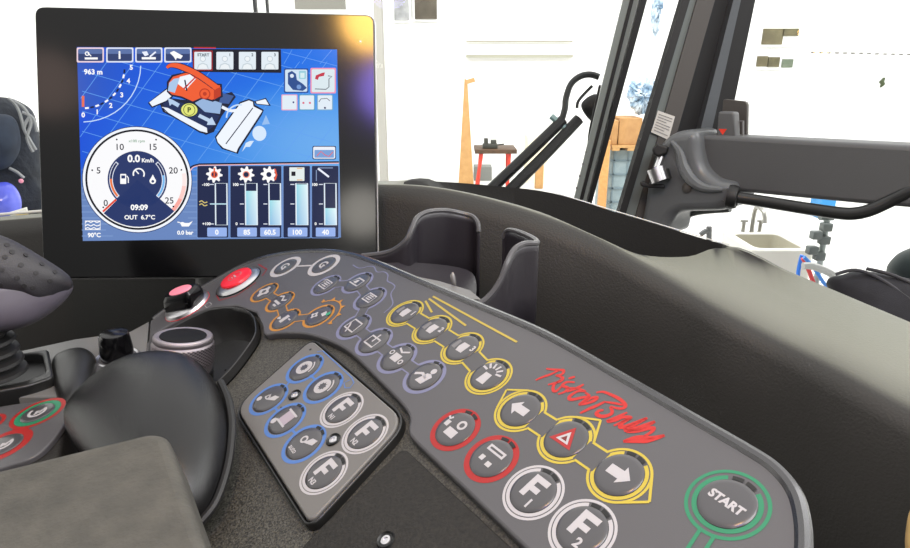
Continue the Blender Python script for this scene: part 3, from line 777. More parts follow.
for k in range(-4, 12):    # perspective grid, two directions
    for g in (clip((60 + 27 * k, 165), (136 + 27.5 * k, 60)), clip((78, 20 * k - 10), (338, 60 + 21 * k))):
        if len(g) > 1: sline(g, .6, LB, 1)
for k in range(3):
    sline([(284 + 18 * k, 64), (292 + 20 * k, 50)], .55, LB, 1)
sline([(283, 52), (337, 66)], .55, LB, 1)
for v in range(12):
    y = 170 + v * 6; sline([(82, y), (100 + (v * 7) % 16, y)], .8, (128, 158, 208), 1); sline([(176 + (v * 5) % 14, y), (197, y)], .8, (128, 158, 208), 1)
# top tabs
for i, x in enumerate((77.5, 107, 136, 165)):
    sbox(x - .6, 47.6, x + 26.6, 62.6, (240, 214, 224) if i == 0 else (226, 232, 250), 3)
    sbox(x + .8, 49, x + 25.2, 61.2, (44, 62, 110), 4); sbox(x + .8, 49, x + 25.2, 54, (88, 112, 166), 5)
stext(119.8, 55.2, 'i', 11)
sline([(85, 58.6), (98, 58.6)], 2, (255, 255, 255), 7); S.ring(X(87.4, 53.8), 1.2 * k1, 2.2 * k1, (255, 255, 255), 7); sline([(88, 53), (91.5, 56.4)], 1, (255, 255, 255), 7)
sline([(142, 58.4), (156, 58.4)], 2.2, (255, 255, 255), 7); spoly([(142, 52), (147, 51.4), (149, 55), (145, 56.4)], (235, 240, 255), 7); sline([(150, 57), (156, 52)], 1.6, (235, 240, 255), 7)
spoly([(170, 53), (174, 51), (183, 56), (181, 59), (177, 58), (176, 60.5), (174, 57)], (255, 255, 255), 7)
# user tabs
spoly([(192, 49), (281, 49.5), (281.5, 73), (193, 72)], (10, 14, 34), 3); sline([(194, 47.8), (216, 48)], 1.4, (190, 40, 40), 4)
for i, x in enumerate((194.5, 216.5, 239, 261.5)):
    if i == 0: sbox(x - 1.4, 50.6, x + 18.4, 70.8, (150, 30, 40), 4, 1)
    sbox(x, 52, x + 17, 69.6, (226, 236, 244), 5, 1); S.disc(X(x + 8.5, 59), 3 * k1, (188, 200, 210), 6, 14); S.disc(X(x + 8.5, 59), 2.3 * k1, (238, 244, 248), 7, 14)
    spoly([(x + 2.5, 69), (x + 4, 64.6), (x + 8.5, 62.8), (x + 13, 64.6), (x + 14.5, 69)], (198, 210, 218), 6); spoly([(x + 3.6, 69), (x + 5, 65.4), (x + 8.5, 64), (x + 12, 65.4), (x + 13.4, 69)], (236, 242, 246), 7)
    stext(x + 13.5, 55, ['HOME', '1', '2', '3'][i] if i else '', 4, (90, 100, 110)) if i else stext(x + 9, 55, 'START', 4, (90, 100, 110))
# right icons
sbox(284, 68.5, 308.5, 93, (20, 70, 150), 3); sbox(285.2, 69.7, 307.3, 91.8, (206, 226, 244), 4)
spoly([(288, 73), (292, 71), (296, 74), (297, 80), (303, 84), (307, 88), (303, 91), (293, 90), (288, 84)], (34, 74, 140), 5); S.disc(X(292, 76), 2 * k1, (220, 232, 248), 6, 12); S.disc(X(299, 87), 2.4 * k1, (110, 150, 210), 6, 12)
sbox(299, 71, 306, 79, (150, 205, 220), 5, .8); sbox(300.4, 73, 304.6, 78, (214, 236, 240), 6, .5)
sbox(310.5, 68, 336, 93.5, (240, 150, 176), 3); sbox(311.8, 69.3, 334.7, 92.2, (218, 232, 238), 4)
spoly([(315, 79), (316, 75.5), (322, 73), (325, 72.5), (324, 76), (319, 77), (318, 80)], (196, 50, 70), 5); sline([(328, 76), (332, 76.5), (329, 79), (329, 87), (326, 89.5), (315, 89)], 1, (110, 120, 130), 5)
for i, x in enumerate((281.5, 299, 317)):
    cc = [(240, 170, 190), (90, 160, 190), (120, 170, 200)][i]
    sbox(x, 94.6, x + 16, 110.4, cc, 3, 1); sbox(x + .9, 95.5, x + 15.1, 109.5, (224, 236, 246), 4, 1)
S.disc(X(293.5, 102.4), 1 * k1, (60, 60, 120), 5, 8); S.disc(X(303.5, 103), 1.2 * k1, (220, 110, 130), 5, 8); S.disc(X(310, 103), 1.2 * k1, (220, 110, 130), 5, 8)
sline([(319, 102), (321, 99), (327, 98.5), (330, 101)], .8, (110, 110, 120), 5); S.disc(X(325, 108), 1.1 * k1, (40, 40, 90), 5, 8)
sbox(312.5, 146, 336, 159.5, (20, 40, 90), 3); sbox(313.3, 146.8, 335.2, 158.7, (236, 240, 250), 4); sbox(314.5, 150, 334, 157.8, (120, 160, 215), 5, .8)
sline([(317, 156), (321, 151.5), (325, 155), (329, 156.5), (333, 152)], 1, (220, 110, 120), 6)
# blade angle arc and altitude
S.ring(X(80, 63), 58.2 * k1, 59.2 * k1, (200, 226, 255), 3, -88, -2)
for k in range(12):
    S.ring(X(81, 66), 41.2 * k1, 43 * k1, (10, 20, 60) if k % 2 else (255, 255, 255), 4, -86 + 7 * k, -81 + 7 * k)
for t, u, v in (('0', 83.5, 115), ('1', 97.5, 112), ('2', 111, 105.5), ('3', 122, 95), ('4', 128.6, 81), ('5', 131.5, 67.5)): stext(u, v, t, 6.6)
stext(93.5, 72, '963 m', 7); spoly([(82, 96), (84.6, 96), (84.6, 107), (82, 107)], (232, 110, 84), 5)
# snow groomer drawing
OR_, ORD, WHT, NAV, OUT = (240, 92, 44), (190, 56, 26), (240, 246, 255), (22, 40, 86), (14, 22, 52)
spoly([(148, 103), (167, 88), (178, 92), (168, 102), (152, 108)], OUT, 3); spoly([(149.5, 102.5), (167, 89.5), (176, 92.5), (166, 101), (152.5, 106.5)], WHT, 4)
spoly([(160, 104), (166, 98), (195, 101), (232, 92), (236, 97), (222, 116), (214, 132), (206, 135), (163, 112)], OUT, 3)
spoly([(163, 103.5), (171, 99), (220, 116), (213, 127), (206, 132), (166, 110)], NAV, 4)
spoly([(162, 107), (168, 108), (207, 128), (207.5, 133), (200, 131), (166, 112)], WHT, 5); sline([(163, 108), (168, 113), (200, 132.5), (207, 134)], .9, OUT, 6)
spoly([(168, 98), (173, 100), (180, 104), (178, 107.5), (172, 104), (170, 106)], (180, 205, 235), 6); spoly([(200, 114), (210, 119), (212, 117), (216, 125), (207, 125), (208, 122), (198, 117)], (190, 212, 238), 6)
spoly([(195, 103), (204, 98), (222, 103), (220, 114), (205, 112)], (150, 180, 220), 5); spoly([(222, 93), (234, 96), (229, 104), (219, 103)], (60, 90, 150), 5)
S.disc(X(189.5, 110), 8.6 * k1, (40, 60, 30), 7, 24, .82); S.disc(X(189.5, 110), 8.0 * k1, (228, 232, 120), 8, 24, .82); S.ring(X(189.5, 110), 5.2 * k1, 5.9 * k1, (90, 100, 40), 9); stext(189.5, 110, 'P', 7, (60, 70, 20), 9)
spoly([(167, 82), (172, 75), (186, 72), (198, 74), (210, 83), (222, 84), (223, 97), (213, 102), (203, 99), (193, 103), (181, 98), (171, 96), (167, 92)], OUT, 6)
spoly([(169, 83), (173, 77), (186, 73), (198, 75.5), (209, 84), (220, 85.5), (221, 96), (212, 100), (203, 97), (193, 101.5), (182, 96.5), (172, 94.5), (168.5, 91)], OR_, 7)
spoly([(168, 91), (169.5, 83), (174, 79), (180, 78), (175, 93)], (170, 200, 235), 8); spoly([(180, 77), (190, 74.5), (196, 79), (186, 90), (178, 84)], WHT, 8); sline([(184, 89), (196, 77)], 1.4, (200, 30, 30), 9); sline([(185, 80), (187, 91)], 1.4, OUT, 9)
S.disc(X(205, 94), 5.6 * k1, ORD, 8, 20); S.disc(X(205, 94), 4.4 * k1, OR_, 9, 20); S.disc(X(205, 94), 2 * k1, ORD, 10, 14); spoly([(214, 90), (221, 87), (221, 96), (214, 100)], ORD, 8)
for w, c_, l_ in ((7.4, OUT, 7), (5.6, OR_, 10)):
    sline(crom([(167, 68), (171, 65.5), (180, 66.5), (195, 73), (206, 80), (217, 88)], 4), [w * (.4 + .6 * min(1, i / 9)) for i in range(21)], c_, l_)
# tiller
spoly([(215, 137), (240, 102), (249, 99), (254, 101), (255, 105), (264, 110), (262, 115), (240, 149), (238, 154), (222, 149), (217, 143)], OUT, 5)
spoly([(216.5, 137.5), (240.5, 103.5), (249, 100.5), (253, 102), (253.5, 106.5), (262.5, 111), (238, 148.5), (236.5, 152.5), (223.5, 148), (218, 142.5)], WHT, 6); sline([(226, 144), (253, 108)], 1, OUT, 7)
spoly([(254, 101.5), (266, 98), (271, 106), (256, 104.5)], OUT, 6); spoly([(256, 101.7), (265.6, 99.2), (269, 105), (257, 103.8)], WHT, 7)
sline(crom([(222, 107), (232, 111), (244, 108)], 4), 3, WHT, 6); S.ring(X(240, 118), 12.5 * k1, 14 * k1, (200, 224, 250), 7, 80, 180)
S.disc(X(259.5, 133.5), 7 * k1, (214, 232, 252), 5, 24, 1.1); spoly([(262, 125), (266, 115), (270, 124)], (150, 190, 240), 5); spoly([(254, 141), (250, 147), (246, 147), (242, 152), (246, 143), (250, 141)], (214, 232, 252), 5)
# gauge
G0 = X(137.7, 179.8)
S.disc(G0, 53.8 * k1, (40, 60, 110), 3, 64); S.disc(G0, 53 * k1, (244, 248, 255), 4, 64); S.disc(G0, 50.6 * k1, (8, 10, 24), 5, 64); S.disc(G0, 48.6 * k1, (250, 250, 252), 6, 64)
NV = (34, 52, 104)
S.ring(G0, 0, 47.6 * k1, NV, 7, 225, 318); S.disc(G0, 29 * k1, NV, 7, 48)
for a0, a1, c_ in ((-42, -25, (250, 170, 160)), (-25, -8, (252, 206, 200)), (-8, 8, (252, 232, 230))): S.ring(G0, 44 * k1, 48 * k1, c_, 7, a0, a1)
S.ring(G0, 24 * k1, 27.4 * k1, (230, 236, 250), 8, 138, 222); S.ring(G0, 24.7 * k1, 26.8 * k1, (24, 36, 84), 9, 140, 178); S.ring(G0, 24.7 * k1, 26.8 * k1, (238, 120, 60), 9, 178, 220)
S.ring(G0, 24 * k1, 27.4 * k1, (230, 236, 250), 8, -42, 42); S.ring(G0, 24.7 * k1, 26.8 * k1, (24, 36, 84), 9, 10, 40); S.ring(G0, 24.7 * k1, 26.8 * k1, (120, 186, 240), 9, -40, 10)
a = radians(223); S.line([G0 + Vector((cos(a), sin(a))) * 29 * k1, G0 + Vector((cos(a), sin(a))) * 47 * k1], 2 * k1, (226, 70, 50), 9)
DK = (20, 22, 40)
for t, u, v in (('10', 120.5, 147), ('15', 153.5, 147), ('5', 98.8, 170.5), ('20', 173.6, 170.5), ('0', 106, 203), ('25', 169.5, 200.5)): stext(u, v, t, 9, DK, 9, .01)
for u, v in ((117, 139.6), (156.3, 139.8), (92.5, 170.3), (181.6, 170), (103.6, 207.4), (173.6, 206.6)): S.disc(X(u, v), .9 * k1, DK, 9, 8)
stext(137, 141.5, 'x100 rpm', 4, (70, 140, 90), 9, .005)
stext(134, 158.6, '0.0', 10, (255, 255, 255), 9, .035); stext(148, 160.4, 'Km/h', 5.4, (255, 255, 255), 9)
stext(139.5, 207.4, '09:09', 7.6, (255, 255, 255), 9); stext(140, 217.2, 'OUT  6.7\u00b0C', 6, (255, 255, 255), 9, .03)
sbox(120.5, 174, 126.5, 184, (255, 255, 255), 9, .5); sbox(121.6, 175.5, 125.4, 178.6, NV, 10, .3); sline([(127, 176), (128.6, 178), (128.6, 183)], 1, (255, 255, 255), 9)
S.ring(X(139, 174), 4.6 * k1, 6 * k1, (255, 255, 255), 9, -30, 200); sline([(139, 174), (136, 170.5)], 1.2, (255, 255, 255), 9)
S.disc(X(153, 181), 3.2 * k1, (255, 255, 255), 9, 14); spoly([(150.5, 179.5), (153, 174.5), (155.6, 179.5)], (255, 255, 255), 9); S.disc(X(153, 181.4), 1.4 * k1, NV, 10, 10)
for y in (222.5, 226, 229): sline(crom([(85.5, y), (88, y - 1.4), (91, y), (94, y - 1.4), (97, y), (100.5, y - 1.2)], 3), .9, (255, 255, 255), 6)
sline([(85.5, 221), (100.5, 221), (100.5, 229.6), (85.5, 229.6)], .8, (255, 255, 255), 6, True)
stext(94.5, 235, '90\u00b0C', 6); stext(185.5, 232.6, '0.0 bar', 5.6)
spoly([(180, 222.5), (183, 222), (185, 223), (189, 223), (193, 221), (189, 226.5), (182, 226.5)], (255, 255, 255), 6); sline([(177.5, 222), (180, 222.5)], 1, (255, 255, 255), 6)
# bar gauges
sline(crom([(188, 172), (192, 166.5), (200, 164.4), (212, 164), (339, 162)], 4), 1.6, (20, 20, 50), 3)
sline(crom([(189, 173), (193, 167.6), (200, 165.6), (212, 165.2), (339, 163.2)], 4), .9, (250, 190, 190), 4)
DN = (22, 34, 72)
for x0, x1 in ((197.5, 228.5), (230.5, 281.5), (283.5, 310), (312, 338.5)):
    sbox(x0 - .6, 165.6, x1 + .6, 238.2, (120, 156, 216), 4, 1); sbox(x0, 166, x1, 237.6, DN, 5, 1)
def sgear(u, v, c_=(255, 255, 255)):
    L = []
    for k in range(32):
        r = 8.2 if (k // 2) % 2 == 0 else 5.8; a_ = 2 * pi * k / 32; L.append((u + r * cos(a_), v + r * sin(a_)))
    spoly(L, c_, 7)
for u, cc in ((214.5, (240, 120, 80)), (246.3, (244, 150, 130)), (269, (255, 255, 255))):
    sgear(u, 174.6); S.disc(X(u, 174.6), 3.6 * k1, cc, 8, 18); S.disc(X(u, 174.6), 2.6 * k1, DN, 9, 18)
sline([(214.5, 168), (214.5, 178)], 1.6, (230, 90, 50), 10); sline([(275, 169), (276.5, 175), (275, 180)], 1.8, (230, 90, 60), 10)
sbox(289.5, 167.4, 304.5, 181, (228, 238, 236), 7, .6); sbox(291.5, 171.6, 295.6, 176, (20, 20, 30), 8, .4); sline([(297, 168.4), (302.5, 168.4)], 1, (230, 180, 120), 8); sline([(297, 180), (302.5, 180)], 1, (230, 180, 120), 8)
sline([(318, 168.5), (329, 177)], 2, (235, 240, 255), 7); sline([(318.5, 168), (333, 168)], .8, (140, 160, 200), 7); sline([(316.4, 170), (316.4, 181)], .8, (140, 160, 200), 7)
for x, lev, val, tx, lft in ((215.5, None, '0', 217, '-100'), (245.5, .83, '85', 247, '100'), (269, .60, '60.5', 270, ''), (296, .99, '100', 297.5, ''), (324.5, .41, '40', 325.5, '100')):
    x1 = x + 11.5
    sline([(x, 183.4), (x1, 183.4), (x1 + .4, 225), (x + .4, 225)], 1.3, (228, 240, 250), 8, True)
    if lev:
        y = 225 - 41 * lev; y2 = 225 - 41 * lev * .5
        P4 = SP([(x + .4, y), (x1, y), (x1 + .4, 225), (x + .5, 225)]); S.raw(P4, [[0, 1, 2, 3]], [lin((150, 220, 232)), lin((226, 248, 250)), lin((200, 226, 244)), lin((130, 186, 226))], 7)
    else: sline([(x - 5, 204), (x1, 204)], 1.2, (190, 226, 240), 8)
    for y in (184.5, 204, 224): sline([(x - 5.5, y), (x - 1.5, y)], .9, (230, 236, 250), 7)
    if lft: stext(x - 9.5, 184.6, lft, 4, (255, 255, 255), 8); stext(x - 8.8, 223.8, '+100' if lev is None else '0', 4, (255, 255, 255), 8)
    sbox(tx - 9.6, 227.6, tx + 10, 236.6, (150, 178, 236), 7, 1); stext(tx, 232.2, val, 7, (250, 252, 255), 8, .035)
for y in (202, 205): sline(crom([(199.5, y), (202, y - 1.2), (204.5, y + .8), (207.5, y)], 3), 1, (220, 200, 120), 8)
S.build('screen', LCD, mon)

# ================================================================== DASHBOARD
cols = [  # ridge, tray near lip, outer lip : (u,v,Z); tray depth
    ((-160, 232, .86), None, (-160, 228, .96), 0), ((43, 217.5, .85), None, (43, 213, .95), 0), ((200, 201, .83), None, (200, 197, .93), 0), ((340, 187, .805), None, (340, 182.5, .91), 0),
    ((385, 185, .80), None, (395, 180.8, .90), 0), ((430, 187.5, .79), None, (438, 181.5, .90), .0), ((480, 197, .775), None, (490, 185.5, .90), .06), ((540, 214.5, .75), None, (552, 193, .90), .10),
    ((600, 239, .72), (598, 237, .725), (620, 213.6, .89), .11), ((650, 266, .685), (641, 254.5, .715), (676, 230.4, .865), .10), ((690, 287, .655), (688, 256.5, .748), (708, 240, .845), .06),
    ((725, 307, .625), (724, 248.5, .80), (729, 246.3, .82), .0), ((790, 340, .58), (791, 275, .742), (793, 273, .75), 0), ((860, 376, .525), (861, 304, .672), (862, 302, .68), 0),
    ((930, 413, .48), (930, 333, .61), (931, 331, .618), 0), ((1040, 468, .42), (1040, 381, .53), (1042, 379, .54), 0)]
R0, R1, R2, R3, R4, R5, R6, R7, R8 = ([] for _ in range(9))
for r, l, o_, dep in cols:
    r = at(*r); o_ = at(*o_)
    l = at(*l) if l else r + (o_ - r) * .06 + Vector((0, 0, .001))
    w0 = o_ + Vector((.03, .03, 0)); w0.z = 1.4; R0.append(w0); R1.append(o_ + Vector((.004, .004, -.004))); R2.append(o_)
    dn = Vector((0, 0, -dep))
    R3.append(o_ + (l - o_) * .08 + dn); R4.append(o_ + (l - o_) * .92 + dn)
    R5.append(l); R6.append(r)
    w = Vector((-.012, -.016, -.02)); R7.append(r + w); w8 = r + Vector((-.05, -.05, 0)); w8.z = 1.4; R8.append(w8)
def rs(R): return crom(R, 5)
RR = [rs(x) for x in (R0, R1, R2, R3, R4, R5)]
r5, r6 = rs(R5), rs(R6)
RR.append([a + (b - a) * .5 + Vector((0, 0, .004 * min(1, (a - b).length / .05))) for a, b in zip(r5, r6)]); RR.append(r6); RR.append(rs(R7))
r8 = rs(R8); r7 = rs(R7)
RR.append([a + (b - a) * .25 for a, b in zip(r7, r8)]); RR.append(r8)
dash = thing('dashboard', 'black leatherette dashboard with an open storage tray under the side window', 'dashboard', at(600, 330, .72) - Vector((0, 0, .3)))
mb = MB(); nC = len(RR[0]); vs = [p for r in RR for p in r]
for i in range(len(RR) - 1):
    for j in range(nC - 1):
        mb.mi(1 if 2 <= i <= 4 and 5 * 5 - 3 <= j < 11 * 5 - 1 else 0)
        mb.add([RR[i][j], RR[i][j + 1], RR[i + 1][j + 1], RR[i + 1][j]], [[0, 1, 2, 3]])
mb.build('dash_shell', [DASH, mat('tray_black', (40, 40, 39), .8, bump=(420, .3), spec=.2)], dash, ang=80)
mb = MB(); mb.tube(rs([p + Vector((.001, .002, .001)) for p in R2[7:12]]), .0008, 8); mb.build('edge_gleam', mat('white_edge', (225, 225, 222), .4), dash)  # pale tube painting in the bright light along the outer lip
mb = MB(); mb.tube(rs([p + Vector((0, .0, .003)) for p in R2[:3]]), .0022, 8); mb.build('edge_gleam', MATS['white_edge'], dash)  # same painted bright edge on the left stretch of the lip

# ================================================================== BOTTLE HOLDER
def topsheen(m, a, b, lo=.45, hi=.93):
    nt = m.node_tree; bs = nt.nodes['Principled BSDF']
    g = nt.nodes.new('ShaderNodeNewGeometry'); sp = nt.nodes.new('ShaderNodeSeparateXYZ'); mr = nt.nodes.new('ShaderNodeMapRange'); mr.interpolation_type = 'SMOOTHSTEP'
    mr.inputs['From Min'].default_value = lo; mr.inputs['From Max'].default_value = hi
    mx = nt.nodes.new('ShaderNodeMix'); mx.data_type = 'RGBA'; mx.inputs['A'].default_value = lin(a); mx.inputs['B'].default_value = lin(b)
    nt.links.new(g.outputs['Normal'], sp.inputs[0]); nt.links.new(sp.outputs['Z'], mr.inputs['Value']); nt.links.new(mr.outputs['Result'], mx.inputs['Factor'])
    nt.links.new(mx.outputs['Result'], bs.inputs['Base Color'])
topsheen(DASH, (38, 37, 34), (114, 115, 104), .8, 1.0)  # paler upward faces: top light and sheen painted into the dash colour
hold = thing('bottle_holder', 'black moulded bottle holder with two upright walls behind the button panel', 'bottle holder', at(455, 300, .60) - Vector((0, 0, .1)))
HM = mat('holder_black', (42, 39, 44), .38, bump=(700, .1))
LIPM = mat('holder_lip', (74, 73, 75), .35)
def wall(rim, name, drop, sub=5):
    q = crom([at(*p) for p in rim], sub)
    b = MB(); rows = []
    for k in (0, .08, .5, 1): rows.append([p + Vector((0, 0, -max(.0, p.z - zb) * k)) for p in q])
    b.grid(rows)
    o = b.build(name, HM, hold, ang=50); md = o.modifiers.new('t', 'SOLIDIFY'); md.thickness = .0035; md.offset = 0
    b = MB(); b.tube(q, .0026, 8); b.build('rolled_lip', LIPM, o)
zb = at(455, 330, .6).z
wall([(362, 256, .625), (385, 253, .622), (397, 248, .618), (407, 239, .615), (412, 228, .62), (417, 218, .63), (427, 212, .64), (445, 210.5, .655), (462, 213.5, .66), (473, 217, .658), (478, 224, .65), (478.5, 232, .648)], 'holder_wall', .15)
wall([(462, 308, .52), (480, 303, .522), (492, 293, .524), (501, 279, .525), (507, 263, .526), (514, 250, .533), (524, 244, .54), (537, 243, .548), (531, 237.5, .57), (515, 231, .605), (507, 231, .62), (503, 238, .625)], 'holder_wall', .15)
mb = MB(); b0 = at(440, 300, .56)
PBk = Plane(at(448, 295, .55), cv(-.1, -.85, -.5), (1, 0, 0))
mb.prism(PBk, PBk.pxs([(415, 276), (440, 281), (470, 290), (482, 300), (474, 299), (477, 304), (462, 301), (430, 287)]), -.002, 0, .0005)
mb.build('bracket_plate', mat('bracket_steel', (120, 119, 118), .4, metal=.5), hold)
mb = MB(); PBc = Plane(at(453, 285, .565), -ray(453, 285), (1, 0, 0)); mb.inflate(PBc, crom(PBc.pxs([(450, 276), (453, 272), (456, 279), (456, 287), (452, 284)]), 3, True), .001, .001, 3); mb.build('clip', MATS['bracket_steel'], hold)
mb = MB(); rows = [[at(u, v, z) for u, v, z in L] for L in ([(372, 262, .60), (420, 262, .64), (476, 268, .66)], [(372, 275, .585), (420, 272, .62), (476, 285, .63)], [(380, 268, .59), (430, 287, .585), (478, 306, .58)])]
mb.grid(rows); mb.build('holder_floor', HM, hold, sub=2)

# ================================================================== CAB FRAME
def bar(pl_pts, mats, name, parent, depth=.03):
    """extruded strip through px points (left edge list, right edge list) between bottom and top"""
def strip(b, lo_l, lo_r, up_l, up_r, d=.03):
    """slab between four picture points with depth; gives thickness d away from the viewer"""
    P = [at(*lo_l), at(*lo_r), at(*up_r), at(*up_l)]
    n = (P[1] - P[0]).cross(P[3] - P[0]).normalized()
    if n.dot(P[0] - CAM) < 0: n = -n
    Q = [p + n * d for p in P]
    b.add(P + Q, [[0, 1, 2, 3], [7, 6, 5, 4], [0, 4, 5, 1], [1, 5, 6, 2], [2, 6, 7, 3], [3, 7, 4, 0]])
pil = thing('cab_pillar', 'thick slanted dark grey cab pillar carrying a white paper sticker', 'pillar', at(640, 225, .98) - Vector((0, 0, .1)))
def ext(x0, y0, x1, y1, y): return x0 + (x1 - x0) * (y - y0) / (y1 - y0)
ZT, ZB = .90, 1.0
def pstrip(name, l0, l1, r0, r1, m, zoff=0, d=.03, yb=235):
    """l0/l1 left edge x at y=0 and y=210; r0/r1 right edge"""
    b = MB(); yt = -90
    def e(a, c, y): return a + (c - a) * y / 210
    strip(b, (e(l0, l1, yb), yb, ZB + zoff), (e(r0, r1, yb), yb, ZB + zoff), (e(l0, l1, yt), yt, ZT + zoff), (e(r0, r1, yt), yt, ZT + zoff), d)
    return b.build(name, m, pil, smooth=False)
pstrip('pillar_gasket', 682.5, 620, 690, 627, RUBBER, -.004, .02)
pstrip('pillar_glass_edge', 689.5, 626.5, 697.5, 638, mat('glass_edge_grey', (112, 120, 118), .35), .004, .01)
pstrip('pillar_face', 697, 637.5, 715, 655, PILGREY, 0, .05)
pstrip('pillar_recess', 714.5, 654, 735, 682, PILDK, .015, .05, 190)
pstrip('door_seal', 733.5, 680, 741, 694, mat('seal_grey', (90, 95, 99), .35), -.002, .03, 190)
pstrip('door_frame', 740, 693, 755.5, 712, PILDK, .004, .05, 190)
# sticker
def onpil(u, v):
    return (at(u, v, ZT + (ZB - ZT) * (v + 90) / 325) - ray(u, v) * .0035)
mb = MB(); P = [onpil(658, 110.5), onpil(675, 116.5), onpil(668.5, 140), onpil(651, 132)]
mb.add(P, [[0, 1, 2, 3]]); st_ = mb.build('sticker', mat('sticker_paper', (206, 204, 198), .7), pil, smooth=False)
mb = MB()
for k in range(7):
    t = .12 + k * .12; a = P[0] + (P[3] - P[0]) * t; b_ = P[1] + (P[2] - P[1]) * t; s0 = a + (b_ - a) * .1; s1 = a + (b_ - a) * (.9 - .25 * (k % 3 == 2))
    dn = (P[3] - P[0]) * .035; off = (CAM - P[0]).normalized() * .0006
    mb.add([s0 + off, s1 + off, s1 + dn + off, s0 + dn + off], [[0, 1, 2, 3]])
mb.build('sticker_lines', mat('sticker_ink', (130, 128, 126), .7), st_, smooth=False)
# window latch on the pillar
lat = thing('window_latch', 'black and silver window latch clamped on the slanted pillar', 'latch', at(656, 185, .94))
PL = Plane(at(656, 165, .94), -ray(656, 165), (1, 0, 0))
mb = MB(); mb.prism(PL, rcorners(PL.pxs([(652, 149), (657, 143), (669, 147), (667, 154), (658, 157), (653, 154)]), .003), -.012, .01, .003); mb.build('latch_grip', RUBBER, lat)
mb = MB(); mb.tube([at(661, 157, .935), at(657, 168, .932)], .0045, 10); mb.build('latch_pin', SILVER, lat)
mb = MB(); mb.tube([at(655.5, 168, .925), at(660, 181, .925)], [.0125, .0125], 20); mb.build('latch_barrel', SILVER, lat)
mb = MB(); mb.tube([at(663, 170, .93), at(666, 180, .93)], .0085, 12); mb.build('latch_body', RUBBER, lat)
mb = MB(); mb.prism(PL, rcorners(PL.pxs([(640, 182), (643, 181), (650, 184), (664, 184), (665, 188), (650, 188), (641, 186)]), .002), -.006, .012, .002); mb.build('latch_lever', RUBBER, lat)
# slim windscreen pillar
sp_ = thing('windscreen_post', 'slim riveted black windscreen post behind the wiper pivot', 'pillar', at(582, 215, 1.12) - Vector((0, 0, .1)))
def sstrip(name, pts, m, z0, z1, d):
    b = MB(); (l0, yl0), (l1, yl1), (r1, yr1), (r0, yr0) = pts
    strip(b, (l0, yl0, z0), (r0, yr0, z0), (l1, yl1, z1), (r1, yr1, z1), d); return b.build(name, m, sp_, smooth=False)
sstrip('post_plate', [(571, 212), (643, -80), (659, -80), (583, 212)], mat('post_grey', (136, 145, 141), .45, bump=(200, .2)), 1.12, 1.0, .006)
sstrip('post_channel', [(577, 212), (651, -80), (654, -80), (580, 212)], RUBBER, 1.115, .995, .01)
sstrip('post_flange', [(585, 212), (662, -80), (669, -80), (589.5, 212)], mat('post_black', (16, 18, 18), .45), 1.11, .99, .03)
mb = MB()
for k in range(16):
    v = 8 + k * 12; u = 626 - (v) * .262; o_ = at(u, v, 1.12 - .12 * (212 - v) / 292 - .001); mb.lathe(o_, -ray(u, v), [(.0022, 0), (.0018, .0012), (0, .0015)], 8)
mb.build('rivets', mat('rivet_grey', (110, 112, 112), .4), sp_)
# wiper
wip = thing('windscreen_wiper', 'black twin arm windscreen wiper with hose loop', 'wiper', at(500, 190, 1.2))
ZW = 1.2
def arm(P, r, m, name, par, flat=1.0):
    b = MB(); b.tube(crom([at(*p) for p in P], 4), r, 10, flat=flat); return b.build(name, m, par)
arm([(486, 194, ZW), (530, 152, ZW), (563, 120, ZW)], .0105, RUBBER, 'wiper_arm', wip)
arm([(506, 194, ZW), (545, 155, ZW), (579, 119, ZW)], .0105, RUBBER, 'wiper_arm', wip)
arm([(514, 170, ZW + .004), (548, 136, ZW + .004), (566, 121, ZW + .004)], .0035, SILVER, 'wiper_rod', wip)
arm([(551, 116, ZW), (571, 133, ZW)], .006, mat('teal_bracket', (120, 150, 150), .3), 'arm_bracket', wip)
PW = Plane(at(590, 103, ZW - .02), -ray(590, 103), (1, 0, 0))
mb = MB(); mb.inflate(PW, crom(PW.pxs([(581, 106), (585, 99), (594, 94), (599, 97), (600, 112), (594, 122), (586, 116)]), 4, True), .012, .012, 5); mb.build('pivot_cover', RUBBER, wip)
arm([(562, 119, ZW), (565, 108, ZW), (566, 98, ZW), (571, 84, ZW), (580, 76.5, ZW), (590, 74.5, ZW), (599, 77, ZW)], .0062, mat('hose_black', (36, 38, 38), .35), 'hose', wip)
arm([(577, 108, ZW), (579, 100, ZW), (592, 86, ZW)], .003, RUBBER, 'hose', wip)
arm([(600, 85, 1.1), (590, 130, 1.12), (588, 150, 1.13), (584, 170, 1.13), (577, 195, 1.14)], .0022, RUBBER, 'cable', wip)

# ---- door beam with moulded bracket and grab bar
a_, b_ = at(680, 180, .96), at(910, 180, .74)
xd = (b_ - a_); xd.z = 0; PD = Plane(a_, Vector((-xd.y, xd.x, 0)), xd)
if PD.n.dot(CAM - a_) < 0: PD = Plane(a_, -PD.n, xd)
door = thing('door_beam', 'dark grey padded beam across the door window, moulded bracket at its end', 'door beam', PD.hit(760, 220))
mb = MB(); mb.prism(PD, rcorners(PD.pxs([(690, 133.5), (960, 147), (1020, 150), (1020, 215), (868, 203), (742, 191), (700, 190)]), .006), -.03, .012, .006); mb.build('beam', BEAMM, door)
mb = MB()
br = crom(PD.pxs([(652, 222), (655, 200), (660, 172), (667, 150), (676, 137), (689, 130), (703, 129.5), (708, 135), (710, 150), (715, 166), (727, 177), (741, 181), (744, 189), (742, 203), (728, 208), (700, 209), (688, 211), (681, 219), (677, 231), (664, 232)]), 4, True)
mb.prism(PD, br, -.03, .034, .014, nb=5); brk = mb.build('bracket_moulding', mat('bracket_plastic', (98, 101, 103), .3, bump=(700, .1)), door)
mb = MB(); rp = crom(PD.pxs([(684, 140), (692, 150), (696, 164), (704, 177), (716, 185), (735, 187)]), 5)
